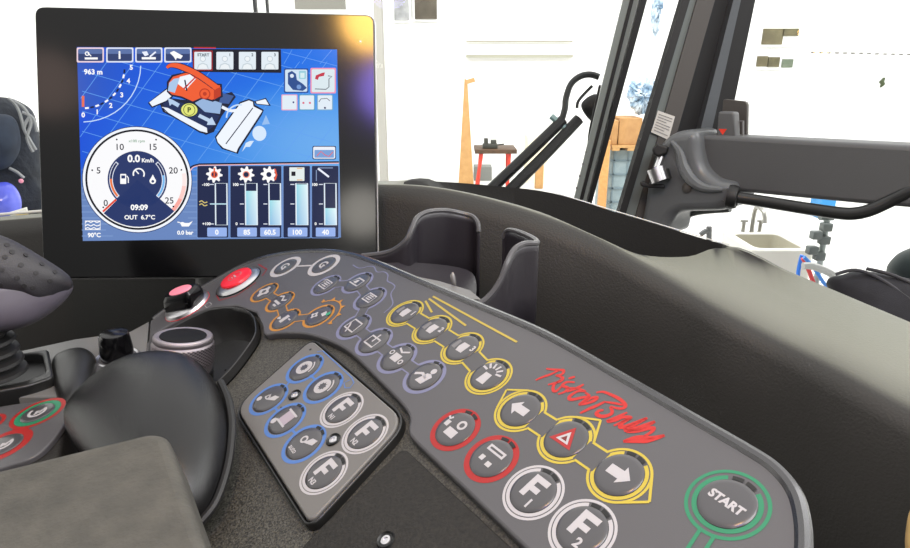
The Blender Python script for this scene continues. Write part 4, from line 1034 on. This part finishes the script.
mb.tube([PD.pt(p.x, p.y, .034) for p in rp], [.002 + .007 * sin(pi * (i + 1) / (len(rp) + 1)) for i in range(len(rp))], 10); mb.build('moulded_ridge', MATS['bracket_plastic'], door)
c = PD.px(687, 188, .034); mb = MB(); mb.lathe(PD.pt(c.x, c.y, .034), PD.n, [(.0075, -.001), (.007, .002), (.004, .004), (0, .0045)], 18); mb.build('bolt', PILGREY, door)
mb = MB(); sq = crom(PD.pxs([(674, 236), (680, 222), (689, 214), (704, 210.5), (730, 208.5)], -.03), 5); mb.tube([PD.pt(p.x, p.y, -.03) for p in sq], .006, 8); mb.build('arched_seal', mat('arch_grey', (120, 122, 120), .5), door)
c = PD.px(734, 197, .03); mb = MB()
gp = [(736, 197.5, .86), (760, 201, .845), (800, 207.5, .815), (838, 213, .785), (855, 213.5, .772), (870, 210, .762), (890, 201, .75), (912, 190, .735), (960, 163, .71)]
bar_ = thing('grab_bar', 'round black grab bar bending up in front of the door beam', 'grab bar', at(800, 212, .81))
mb = MB(); mb.tube(crom([at(*p) for p in gp], 5), .0078, 14); mb.build('bar', mat('bar_black', (36, 37, 37), .3), bar_)
mb = MB(); d0 = (at(*gp[1]) - at(*gp[0])).normalized(); mb.lathe(at(*gp[0]) - d0 * .008, d0, [(.016, -.002), (.0165, .004), (.0145, .010), (.0105, .011), (.0088, .004)], 24); mb.build('bar_collar', RUBBER, bar_)
# latch box above the beam
box = thing('latch_box', 'dark grey latch box with a red triangle on top of the door beam', 'latch box', PD.hit(725, 135))
mb = MB(); mb.prism(PD, rcorners(PD.pxs([(720, 137), (723, 99), (747, 101.5), (746.5, 138)], -.028), [0, .004, .006, 0]), -.034, -.028, .001); mb.build('back_plate', PILGREY, box)
mb = MB(); mb.prism(PD, rcorners(PD.pxs([(716, 137), (718, 111.5), (734, 112), (735, 137)], .002), [0, .003, .004, 0]), -.012, .002, .003); mb.build('box_body', mat('latch_grey', (92, 93, 94), .4), box)
mb = MB(); mb.tube([PD.hit(738, 137, -.01), PD.hit(738, 121, -.01), PD.hit(743, 121, -.01), PD.hit(743, 137, -.01)], .0016, 8); mb.build('wire_loop', mat('loop_grey', (120, 120, 120), .4), box)
A = Art(PD, .0024, .0001); A.poly(PD.pxs([(718.5, 129), (727, 129), (722.6, 135)], .0024), (255, 70, 40), 0); A.build('red_triangle', mat('red_mark', (240, 62, 40), .4), box)

# ---- glass
def pane(name, P):
    b = MB(); b.add([at(*p) for p in P], [[0, 1, 2, 3]]); o = b.build(name, GLASS, None, smooth=False); setp(o, kind='structure'); return o
pane('window_1', [(-500, 330, 1.04), (583, 235, 1.16), (680, -160, 1.02), (-500, -160, .9)])
pane('window_2', [(584, 235, 1.15), (640, 235, 1.03), (715, -100, .92), (662, -100, 1.0)])
pane('window_3', [(700, 300, 1.04), (1100, 330, .86), (1100, -100, .78), (770, -100, .95)])

# ================================================================== PASSENGER SEAT
seat = thing('passenger_seat', 'black fabric passenger seat beyond the far edge of the dashboard', 'seat', at(900, 330, .86) - Vector((0, 0, .1)))
SEATM = mat('seat_fabric', (34, 34, 38), .8, bump=(900, .4), var=(40, (50, 50, 56), .3))
PSt = Plane(at(890, 300, .85), -ray(890, 300) + Vector((0, 0, .3)), (1, 0, 0))
mb = MB(); mb.inflate(PSt, crom(PSt.pxs([(826, 284), (842, 276), (858, 272.5), (880, 275), (930, 288), (960, 330), (930, 360), (880, 345), (850, 320)]), 4, True), .03, .05, 6, p=3); mb.build('cushion', SEATM, seat)
mb = MB(); q = crom(PSt.pxs([(836, 279), (856, 275), (880, 284), (912, 306)]), 5); mb.tube([PSt.pt(p.x, p.y, .027) for p in q], .0025, 8)
q = crom(PSt.pxs([(866, 273), (890, 279), (920, 292)]), 5); mb.tube([PSt.pt(p.x, p.y, .024) for p in q], .0025, 8); mb.build('seam_piping', mat('piping_grey', (66, 66, 70), .7), seat)
PS2 = Plane(at(920, 275, .92), -ray(920, 275), (1, 0, 0))
mb = MB(); mb.inflate(PS2, crom(PS2.pxs([(886, 272), (893, 258), (905, 250), (925, 245), (960, 250), (970, 300), (930, 318), (895, 300)]), 4, True), .05, .05, 6, p=2.6); mb.build('side_bolster', mat('bolster_green', (40, 52, 52), .6, bump=(600, .2)), seat)
# tan edge at lower right
PT = Plane(at(925, 545, .40), -ray(925, 545), (1, 0, 0))
mb = MB(); mb.inflate(PT, crom(PT.pxs([(905, 548), (906, 528), (910, 510), (920, 500), (940, 498), (955, 530), (950, 580), (925, 595), (909, 580)]), 4, True), .012, .012, 6)
tan = mb.build('grip_knob', mat('tan_plastic', (226, 190, 130), .35)); setp(tan, 'pale tan rounded knob against the dashboard side beside the START end', 'knob')

# ================================================================== HALL OUTSIDE
def struct(name, b, m):
    o = b.build(name, m, None, smooth=False); setp(o, kind='structure'); return o
def slab(name, p, q, m):
    p, q = Vector(p), Vector(q); b = MB(); b.box((p + q) / 2, ((1, 0, 0), (0, 1, 0), (0, 0, 1)), [abs(x) / 2 for x in (q - p)]); return struct(name, b, m)
slab('floor', (-14, -3, -.1), (12, 14.2, 0), mat('hall_floor', (225, 224, 220), .6, var=(1.5, (205, 204, 200), .3)))
slab('wall_back', (-14, 14, 0), (12, 14.2, 9), WHITEW)
slab('wall_right', (10, -3, 0), (10.2, 14, 9), WHITEW)
slab('wall_left', (-12.2, -3, 0), (-12, 14, 9), WHITEW)
SHADE = mat('offwhite_trim', (205, 203, 196), .8)
def wallbox(name, u0, v0, u1, v1, Y, m, d=.05, parent=None):
    a, c = onY(u0, v0, Y), onY(u1, v1, Y); b = MB()
    b.box(((a.x + c.x) / 2, Y + d / 2, (a.z + c.z) / 2), ((1, 0, 0), (0, 1, 0), (0, 0, 1)), (abs(c.x - a.x) / 2, d / 2, abs(c.z - a.z) / 2))
    return b, b.build(name, m, parent, smooth=False)
def setting(name, *a, **k):
    b, o = wallbox(name, *a, **k); setp(o, kind='structure'); return o
setting('trim_1', 466, 40.5, 573, 41.7, 13.9, mat('trim_line', (142, 138, 116), .8), d=.06)
setting('trim_2', 466, 54.5, 573, 57.5, 13.85, mat('trim_line2', (158, 156, 140), .8), d=.1)
setting('trim_3', 371, -60, 392, 330, 12.5, mat('column_grey', (160, 157, 150), .8), d=.3)
setting('trim_4', 250, -60, 256, 40, 12.9, PILDK, d=.1)
setting('trim_5', 262, -60, 268.5, 40, 12.9, PILDK, d=.1)
setting('trim_6', 290, -60, 345, 9, 12.9, mat('panel_grey', (122, 120, 112), .8), d=.1)
# dark picture / openings high on the wall
def wall_window(name, label, rects, Y, fm, group=None):
    u = [r[0] for r in rects] + [r[2] for r in rects]; v = [r[1] for r in rects] + [r[3] for r in rects]
    t = thing(name, label, 'window', onY((min(u) + max(u)) / 2, max(v), Y), group)
    a, c = onY(min(u) - 2, min(v) - 2, Y), onY(max(u) + 2, max(v) + 2, Y); b = MB()
    b.box(((a.x + c.x) / 2, Y + .03, (a.z + c.z) / 2), ((1, 0, 0), (0, 1, 0), (0, 0, 1)), (abs(c.x - a.x) / 2, .03, abs(c.z - a.z) / 2)); b.build('frame', WHITEW, t, smooth=False)
    for u0, v0, u1, v1, m in rects: wallbox('pane', u0, v0, u1, v1, Y - .04, m, d=.04, parent=t)
    return t
OCH = mat('pane_ochre', (66, 58, 36), .5, var=(2, (130, 122, 90), .2)); OLV = mat('pane_olive', (38, 36, 20), .5, var=(2.5, (120, 112, 78), .2)); GRN = mat('pane_green', (52, 66, 48), .5, var=(2, (130, 140, 120), .2))
wall_window('high_window', 'upper ochre pair of panes high on the white wall right of the pillar', [(764, 28.5, 782, 44.5, OCH), (783.5, 28.5, 798.5, 36, OLV)], 13.9, WHITEW, 'panes high on the hall wall')
wall_window('high_window', 'lower row of three small dark panes on the white wall right of the pillar', [(758, 56, 767, 66.5, OCH), (769, 57, 779, 67, OLV), (783, 59, 792.5, 67.5, GRN)], 13.9, WHITEW, 'panes high on the hall wall')
wall_window('high_window', 'brown and grey pane above the white wall beside the monitor corner', [(414, -30, 437, 19, mat('pane_brown', (44, 34, 20), .5, var=(2, (100, 92, 76), .2)))], 13.9, WHITEW, 'panes high on the hall wall')
wall_window('high_window', 'pale grey pane just right of the monitor corner', [(393, -30, 409, 20, mat('pane_grey', (96, 98, 100), .5, var=(3, (190, 190, 190), .2)))], 13.9, WHITEW, 'panes high on the hall wall')
# cable with clips, fitting
cab = thing('wall_cable', 'thin wall cable with a row of dark clips on the white wall', 'cable', onY(860, 54, 13.9))
mb = MB(); mb.tube([onY(806, 51, 13.93), onY(860, 50, 13.93), onY(930, 46.5, 13.93)], .012, 6); mb.build('cable', mat('cable_grey', (190, 188, 182), .7), cab)
for u in range(813, 930, 8):
    p = onY(u, 52.5 + (u - 813) * .022, 13.9); mb = MB(); mb.box(p, ((1, 0, 0), (0, 1, 0), (0, 0, 1)), (.025, .03, .015), .004); mb.build('clip', mat('clip_dark', (110, 108, 104), .6), cab)
fit = thing('wall_fitting', 'tiny dark green hook fitting alone on the white wall', 'hook', onY(882, 87, 13.9))
mb = MB(); mb.tube([onY(884, 78.5, 13.9), onY(881.5, 82, 13.85), onY(883, 84, 13.85), onY(880.5, 87, 13.9)], [.03, .05, .045, .02], 8); mb.build('hook', mat('fitting_green', (58, 70, 36), .5), fit)
# wooden board
bd = MB()
P = [onY(u, v, 12.6) for u, v in [(464.5, 78), (467.5, 81), (471, 190), (461, 190)]]; P[2] = Vector((P[2].x + .05, 12.5, 0)); P[3] = Vector((P[3].x - .05, 12.5, 0))
Q = [p + Vector((0, .05, 0)) for p in P]; bd.add(P + Q, [[0, 1, 2, 3], [7, 6, 5, 4], [0, 4, 5, 1], [1, 5, 6, 2], [2, 6, 7, 3], [3, 7, 4, 0]])
p = onY(467, 81, 12.6); bd.box(p + Vector((.06, 0, 0)), ((1, 0, .3), (0, 1, 0), (-.3, 0, 1)), (.09, .03, .04))
o = bd.build('wooden_board', HARDW, None, smooth=False); setp(o, 'tall tapered wooden board standing left of the red-legged workbench', 'board')
# workbench
wb = thing('workbench', 'small workbench with dark wooden top and red legs', 'workbench', Vector((onY(500, 150, 11).x, 11.2, 0)))
tl, tr = onY(475, 150, 10.9), onY(517, 155, 10.9); top_z = tl.z
mb = MB(); mb.box(((tl.x + tr.x) / 2, 11.25, top_z - .03), ((1, 0, 0), (0, 1, 0), (0, 0, 1)), ((tr.x - tl.x) / 2, .35, .035), .006); mb.build('bench_top', mat('bench_wood', (92, 66, 42), .6, var=(12, (60, 42, 28), .3)), wb)
RL = mat('red_leg', (206, 58, 40), .5)
for x, y, lean in ((tl.x + .12, 10.98, -.12), (tr.x - .12, 10.98, -.03), (tl.x + .12, 11.5, -.05), (tr.x - .12, 11.5, .02)):
    mb = MB(); mb.tube([Vector((x, y, top_z - .06)), Vector((x + lean, y, 0))], .03, 8); mb.build('leg', RL, wb)
vz = thing('bench_vise', 'small dark vise clamped on the workbench top', 'vise', Vector((onY(490, 145, 11.1).x, 11.1, top_z + .005)))
mb = MB(); p = vz.location + Vector((0, 0, .06)); X3 = ((1, 0, 0), (0, 1, 0), (0, 0, 1))
mb.box(p + Vector((0, 0, -.02)), X3, (.13, .07, .04), .015); mb.build('vise_body', mat('vise_dark', (58, 58, 52), .5), vz)
mb = MB(); mb.box(p + Vector((-.07, 0, .06)), X3, (.035, .07, .05), .01); mb.build('jaw', MATS['vise_dark'], vz)
mb = MB(); mb.box(p + Vector((.06, 0, .05)), X3, (.05, .06, .035), .01); mb.build('jaw', MATS['vise_dark'], vz)
mb = MB(); mb.tube([p + Vector((.13, 0, 0)), p + Vector((.24, 0, .01))], .014, 8); mb.build('screw_handle', MATS['vise_dark'], vz)
# low wall box and post behind the wiper
def gbox(name, label, cat, u0, v0, u1, Y, m, d=.5, base=0, group=None):
    a, c = onY(u0, v0, Y), onY(u1, v0, Y); b = MB(); hz = (a.z - base) / 2
    b.box(((a.x + c.x) / 2, Y + d / 2, base + hz), X3, (abs(c.x - a.x) / 2, d / 2, hz), .01); o = b.build(name, m, None, ang=20); setp(o, label, cat, group); return o
gbox('storage_bin', 'cream storage bin on the hall floor behind the wiper arms', 'bin', 528, 137, 549, 12.6, mat('cream_box', (236, 226, 196), .7), d=.6)
gbox('wooden_post', 'short wooden post right of the cream bin', 'post', 536, 165, 544, 12.0, HARDW, d=.12)
gbox('tool_case', 'dark grey tool case on the floor under the workbench', 'case', 474, 167, 492, 12.9, mat('case_grey', (120, 122, 118), .7), d=.4)
# pallets and boxes between the pillars
TOTE = mat('tote_blue', (116, 134, 140), .5, var=(6, (150, 164, 166), .3))
tot = thing('stacked_crates', 'blue-grey plastic crate wall under the cardboard boxes', 'crate', Vector((onY(626, 190, 9).x, 9.2, 0)))
a, c = onY(611, 150, 9), onY(650, 150, 9)
mb = MB(); mb.box(((a.x + c.x) / 2, 9.4, a.z / 2), X3, ((c.x - a.x) / 2, .4, a.z / 2), .01); mb.build('crate_body', TOTE, tot)
mb = MB()
for k in range(5): z = a.z * (.15 + .18 * k); mb.box(((a.x + c.x) / 2, 9.0, z), X3, ((c.x - a.x) / 2, .012, .012))
for k in range(3): x = a.x + (c.x - a.x) * (.1 + .36 * k); mb.box((x, 9.0, a.z / 2), X3, (.012, .012, a.z / 2))
mb.build('crate_ribs', mat('tote_rib', (104, 122, 130), .5), tot, smooth=False)
gbox('wooden_upright', 'orange wooden upright post left of the blue-grey crates', 'post', 603, 140, 611, 8.9, mat('wood_orange', (196, 136, 76), .6, var=(20, (210, 160, 100), .3)), d=.1)
pal = thing('wooden_pallet', 'wooden pallet carrying the cardboard boxes between the two pillars', 'pallet', Vector((onY(628, 148, 8.9).x, 9.1, onY(628, 150, 8.9).z)))
ctop = a.z; p0, p1 = onY(612, 146.5, 8.9), onY(651, 146.5, 8.9); zt = ctop + .003
mb = MB()
mb.box(((p0.x + p1.x) / 2, 9.3, zt + .055), X3, ((p1.x - p0.x) / 2, .4, .018)); mb.build('deck_boards', HARDW, pal, smooth=False)
for k in range(3):
    mb = MB(); mb.box((p0.x + .06 + (p1.x - p0.x - .12) * k / 2, 9.3, zt + .018), X3, (.05, .4, .02)); mb.build('bearer', HARDW, pal, smooth=False)
for u0, u1, v0, l in ((612.5, 619, 120.5, 'small cardboard box at the left on the pallet'), (620, 643, 118, 'wide cardboard box on the pallet beside the pillar')):
    o = gbox('cardboard_box', l, 'box', u0, v0, u1, 8.95, CARD, d=.5, base=zt + .073, group='cardboard boxes on the pallet')
# crumpled wrap
def wrap(name, label, pts, Y, m):
    PX = Plane(onY(*pts[0], Y), (0, -1, 0), (1, 0, 0)); q = crom(PX.pxs(pts), 6, True)
    q = [p + Vector((random.uniform(-.02, .02), random.uniform(-.02, .02))) for p in q]
    b = MB(); b.inflate(PX, q, .16, .1, 7)
    for v in b.v: v += Vector((random.uniform(-.018, .018), random.uniform(-.03, .03), random.uniform(-.018, .018)))
    o = b.build(name, m, None, ang=20, smooth=True); setp(o, label, 'plastic wrap'); return o
WRAP = mat('clear_blue_wrap', (206, 220, 232), .25, var=(9, (120, 150, 176), .12))
wrap('plastic_bundle', 'crumpled pale blue plastic bundle above the cardboard boxes', [(634, 80), (645, 77), (654, 80), (653, 98), (646, 112), (637, 115), (630, 104), (629, 90)], 9.1, WRAP)
wrap('plastic_strip', 'narrow hanging strip of pale blue plastic high between the pillars', [(655, -20), (661, -10), (659, 16), (655, 36), (653, 24), (654, 4)], 9.1, WRAP)
# sink, stand, hoses
SK = mat('sink_white', (206, 203, 194), .3); SKI = mat('sink_inner', (176, 171, 154), .35)
zs = .88; s0, s1 = onZ(722, 232, zs), onZ(798, 240, zs)
sk = thing('utility_sink', 'white utility sink seen under the door beam', 'sink', Vector(((s0.x + s1.x) / 2, s0.y - .3, 0)))
cxs, cys = (s0.x + s1.x) / 2, s0.y - .25; hw = (s1.x - s0.x) / 2 * .95
PZ = Plane(Vector((cxs, cys, zs)), (0, 0, 1), (1, 0, 0))
o_ = rcorners([(-hw, -.3), (hw, -.3), (hw, .3), (-hw, .3)], .05); i_ = rcorners([(-hw + .06, -.24), (hw - .06, -.24), (hw - .06, .2), (-hw + .06, .2)], .06)
mb = MB(); mb.prism(PZ, o_, -.25, 0, .015, holes=[i_], bottom=False); mb.build('sink_rim', SK, sk)
mb = MB(); i2_ = [Vector(p) * .85 for p in i_]; mb.grid([[PZ.pt(p[0], p[1], -.01) for p in i_], [PZ.pt(p[0], p[1], -.2) for p in i2_], [PZ.pt(p[0] * .02, p[1] * .02, -.21) for p in i2_]], True); mb.build('basin', SKI, sk)
for sx in (-1, 1):
    for sy in (-1, 1):
        mb = MB(); mb.tube([PZ.pt(sx * (hw - .05), sy * .25, -.24), Vector((cxs + sx * (hw - .05), cys + sy * .25, 0))], .025, 8); mb.build('leg', SK, sk)
tp = thing('sink_tap', 'grey tap at the back of the white utility sink', 'tap', PZ.pt(0, .26, 0))
mb = MB(); mb.tube(crom([PZ.pt(0, .26, 0), PZ.pt(0, .26, .16), PZ.pt(0, .22, .22), PZ.pt(0, .1, .2), PZ.pt(0, .06, .12)], 4), .018, 8); mb.build('spout', mat('tap_grey', (150, 148, 142), .3, metal=.6), tp)
for s_ in (-1, 1):
    mb = MB(); mb.tube([PZ.pt(s_ * .07, .27, 0), PZ.pt(s_ * .07, .27, .09)], .016, 8); mb.tube([PZ.pt(s_ * .07 - .03, .27, .09), PZ.pt(s_ * .07 + .03, .27, .09)], .01, 6); mb.build('tap_handle', MATS['tap_grey'], tp)
YS = s0.y - .75
stn = thing('pipe_stand', 'grey upright pipe stand with valves right of the sink', 'pipe stand', onY(822, 262, YS) * 1)
stn.location.z = 0
PG = mat('pipe_grey', (150, 158, 156), .35, metal=.4); DKV = mat('valve_dark', (92, 98, 96), .5)
mb = MB(); t0, t1 = onY(828, 214, YS), onY(820, 263, YS); b0_ = Vector((t1.x - .02, t1.y, 0)); mb.tube([t0, t1, b0_], .022, 10); mb.build('pipe', PG, stn)
mb = MB(); mb.tube([onY(820, 216, YS), onY(833, 216.5, YS)], .03, 8); mb.build('top_cap', DKV, stn)
for u, v in ((816, 235), (826, 227), (824, 240), (812, 250), (819, 256)):
    mb = MB(); p = onY(u, v, YS - .03); mb.box(p, X3, (.035, .03, .03), .008); mb.build('valve', DKV, stn)
def hose(name, label, P, r, rgb, cat='hose', group=None):
    b = MB(); q = [onY(*p) for p in P]; q.append(Vector((q[-1].x, q[-1].y, r * 1.2))); b.tube(crom(q, 5), r, 8); o = b.build(name, mat(name + str(rgb), rgb, .4)); setp(o, label, cat, 'hoses below the pipe stand' if name == 'water_hose' else None); return o
hose('water_hose', 'blue hose left of the red hose below the pipe stand', [(802, 255, YS - .08), (800, 263, YS - .08), (798, 275, YS - .08), (797, 300, YS - .08)], .014, (30, 110, 210))
hose('water_hose', 'red hose between two blue hoses below the pipe stand', [(803, 258, YS - .13), (808, 268, YS - .13), (814, 285, YS - .13), (820, 305, YS - .13)], .016, (190, 40, 44))
hose('water_hose', 'blue hose running down right of the red hose', [(804, 257, YS - .18), (813, 267, YS - .18), (823, 282, YS - .18), (832, 300, YS - .18)], .013, (50, 120, 200))
hose('drain_pipe', 'grey curved drain pipe looping beside the seat', [(803, 266, YS - .25), (812, 266, YS - .25), (826, 271, YS - .25), (834, 278, YS - .25), (836, 300, YS - .25)], .026, (150, 150, 148), 'pipe')
hose('water_pipe', 'small dark bent pipe at the left end of the sink', [(700, 235, YS), (706, 231, YS), (709, 233, YS), (709, 245, YS), (709, 420, YS)], .02, (90, 92, 92), 'pipe')
o = None
# black strip and blue tape behind the grab bar
mb = MB(); mb.prism(PD, PD.pxs([(772, 208), (816, 213.5), (815, 217), (774, 212)]), -.03, -.025, .0005); o = mb.build('door_seal_strip', RUBBER); setp(o, 'short black seal strip just below the grab bar', 'seal strip')
gbox('blue_crate', 'small light blue crate on the floor seen between beam and grab bar', 'crate', 822, 199, 837, 9.5, mat('crate_blue', (44, 130, 190), .5), d=.3)

# left: dark jacket bundle, blue dome, box
JK = mat('jacket_navy', (16, 19, 26), .8, bump=(60, .5, .01), var=(14, (48, 54, 66), .25)); ST = mat('strap_grey', (150, 152, 154), .5)
ZJ = 1.5
jk = thing('padded_jacket', 'dark navy padded jacket with grey straps beyond the windscreen left of the monitor', 'jacket', at(10, 225, ZJ))
PJk = Plane(at(5, 160, ZJ), -ray(5, 160), (1, 0, 0))
mb = MB(); mb.inflate(PJk, crom(PJk.pxs([(-60, 110), (-20, 98), (6, 97.5), (22, 103), (33, 112), (38, 128), (42, 150), (45, 190), (46, 221), (-60, 221)]), 4, True), .09, .09, 7, p=2.6); mb.build('jacket_body', JK, jk)
PJ2 = Plane(at(5, 140, ZJ - .09), -ray(5, 140), (1, 0, 0))
mb = MB(); mb.inflate(PJ2, crom(PJ2.pxs([(-30, 118), (0, 114), (14, 118), (20, 132), (20, 150), (12, 164), (0, 170), (-30, 172)]), 4, True), .05, .05, 6); mb.build('sleeve', mat('sleeve_navy', (22, 30, 44), .8, var=(16, (50, 62, 82), .25)), jk)
for P in ([(8, 98), (15, 104), (20, 114), (24, 130)], [(14, 101), (24, 108), (31, 122), (27, 138), (33, 152)], [(30, 116), (24, 128), (30, 140), (36, 150)], [(9, 168), (17, 172), (24, 178)], [(22, 112), (33, 118), (37, 132)]):
    mb = MB(); q = crom(PJ2.pxs(P), 4); mb.tube([PJ2.pt(p.x, p.y, .0) for p in q], .0035, 6); mb.build('strap', ST, jk)
dm = thing('blue_dome', 'glossy blue dome below the dark jacket', 'dome', at(6, 222, 1.44))
PDm = Plane(at(4, 198, 1.38), -ray(4, 198), (1, 0, 0))
mb = MB(); mb.inflate(PDm, crom(PDm.pxs([(-30, 188), (0, 182), (12, 184), (20, 194), (22, 206), (18, 217), (0, 221), (-30, 221)]), 4, True), .04, .04, 6); mb.build('dome_shell', mat('dome_blue', (40, 52, 190), .12, var=(10, (110, 120, 230), .2)), dm)
mb = MB(); p = at(21, 181, 1.39); mb.lathe(p, -ray(21, 181), [(.005, 0), (.004, .003), (0, .004)], 10); mb.build('pink_lamp', mat('lamp_pink', (240, 150, 175), .3), dm)
mb = MB(); PY = Plane(at(20, 215, 1.33), -ray(20, 215), (1, 0, 0)); mb.prism(PY, PY.pxs([(10, 212), (27, 207), (31, 226), (10, 229)]), -.02, .01, .003)
o = mb.build('white_carton', mat('carton_white', (226, 224, 214), .7)); setp(o, 'small white carton with a yellow band under the blue dome', 'carton')
mb = MB(); mb.prism(PY, PY.pxs([(16, 214.5), (28, 212.5), (28.6, 217.5), (16.5, 219)], .01), .01, .0112, .0002); mb.build('yellow_band', mat('carton_yellow', (232, 206, 120), .7), o)

slab('cab_floor', (-1.6, -.6, 1.34), (1.3, 1.12, 1.38), mat('cab_mat', (30, 30, 30), .8))
hz_ = at(10, 222, 1.5).z
slab('front_hood', (-1.7, 1.16, hz_ - .06), (-.55, 2.1, hz_), mat('hood_white', (215, 215, 212), .5))
# ================================================================== LIGHT
w = bpy.data.worlds.new('world'); SC.world = w; w.use_nodes = True
nt = w.node_tree; bg = nt.nodes['Background']
tc = nt.nodes.new('ShaderNodeTexCoord'); sx = nt.nodes.new('ShaderNodeVectorMath'); sx.operation = 'DOT_PRODUCT'; sx.inputs[1].default_value = Vector((.45, .55, .7)).normalized()
mr = nt.nodes.new('ShaderNodeMapRange'); mr.inputs['From Min'].default_value = -.7; mr.inputs['From Max'].default_value = 1; mr.inputs['To Min'].default_value = .12; mr.inputs['To Max'].default_value = 2.0
nt.links.new(tc.outputs['Generated'], sx.inputs[0]); nt.links.new(sx.outputs['Value'], mr.inputs['Value']); nt.links.new(mr.outputs['Result'], bg.inputs['Strength'])
bg.inputs['Color'].default_value = (1, .99, .97, 1)
def area(name, loc, target, size, power, col=(1, 1, 1)):
    l = bpy.data.lights.new(name, 'AREA'); l.shape = 'RECTANGLE'; l.size, l.size_y = size; l.energy = power; l.color = col
    o = bpy.data.objects.new(name, l); COL.objects.link(o); o.location = loc; o.rotation_euler = (Vector(target) - Vector(loc)).to_track_quat('-Z', 'Y').to_euler(); return o
area('hall_fill', (-3, 6, 7.5), (-2, 13, 1.5), (10, 3), 900)  # both hall lamps are added, unseen, to lift the walls to white
area('hall_fill', (5.5, 5, 7.5), (8, 11, 1.2), (8, 3), 800)
area('cab_fill', (.35, -.1, 2.85), (.1, .35, 2), (.55, .45), 6.5)  # added unseen fill that brightens the cab interior

def glow(u, v, dist, size, rad, col):
    """added unseen lamp, placed only so the bezel mirrors its glow"""
    p = PS.hit(u, v); d = ray(u, v).normalized(); r = d - PS.n * 2 * d.dot(PS.n)
    l = bpy.data.lights.new('bezel_glow', 'AREA'); l.shape = 'DISK'; l.size = size; l.energy = rad * pi * pi * size * size / 4; l.color = col
    o = bpy.data.objects.new('bezel_glow', l); COL.objects.link(o); o.location = p + r * dist; o.rotation_euler = (-r).to_track_quat('-Z', 'Y').to_euler()
glow(371, 20, .9, .14, 46, (1, .55, .12)); glow(390, 90, .9, .15, 15, (.3, .2, 1)); glow(362, 212, .9, .12, 6, (1, .95, .85)); glow(48, 84, .9, .14, 1.6, (.9, .6, .5))  # added lamps for amber, violet and pale reflections on the bezel
area('side_fill', (1.6, .5, 3.2), (.1, .5, 1.9), (1.2, .8), 14)  # added unseen fill from the right, raising highlights in the cab
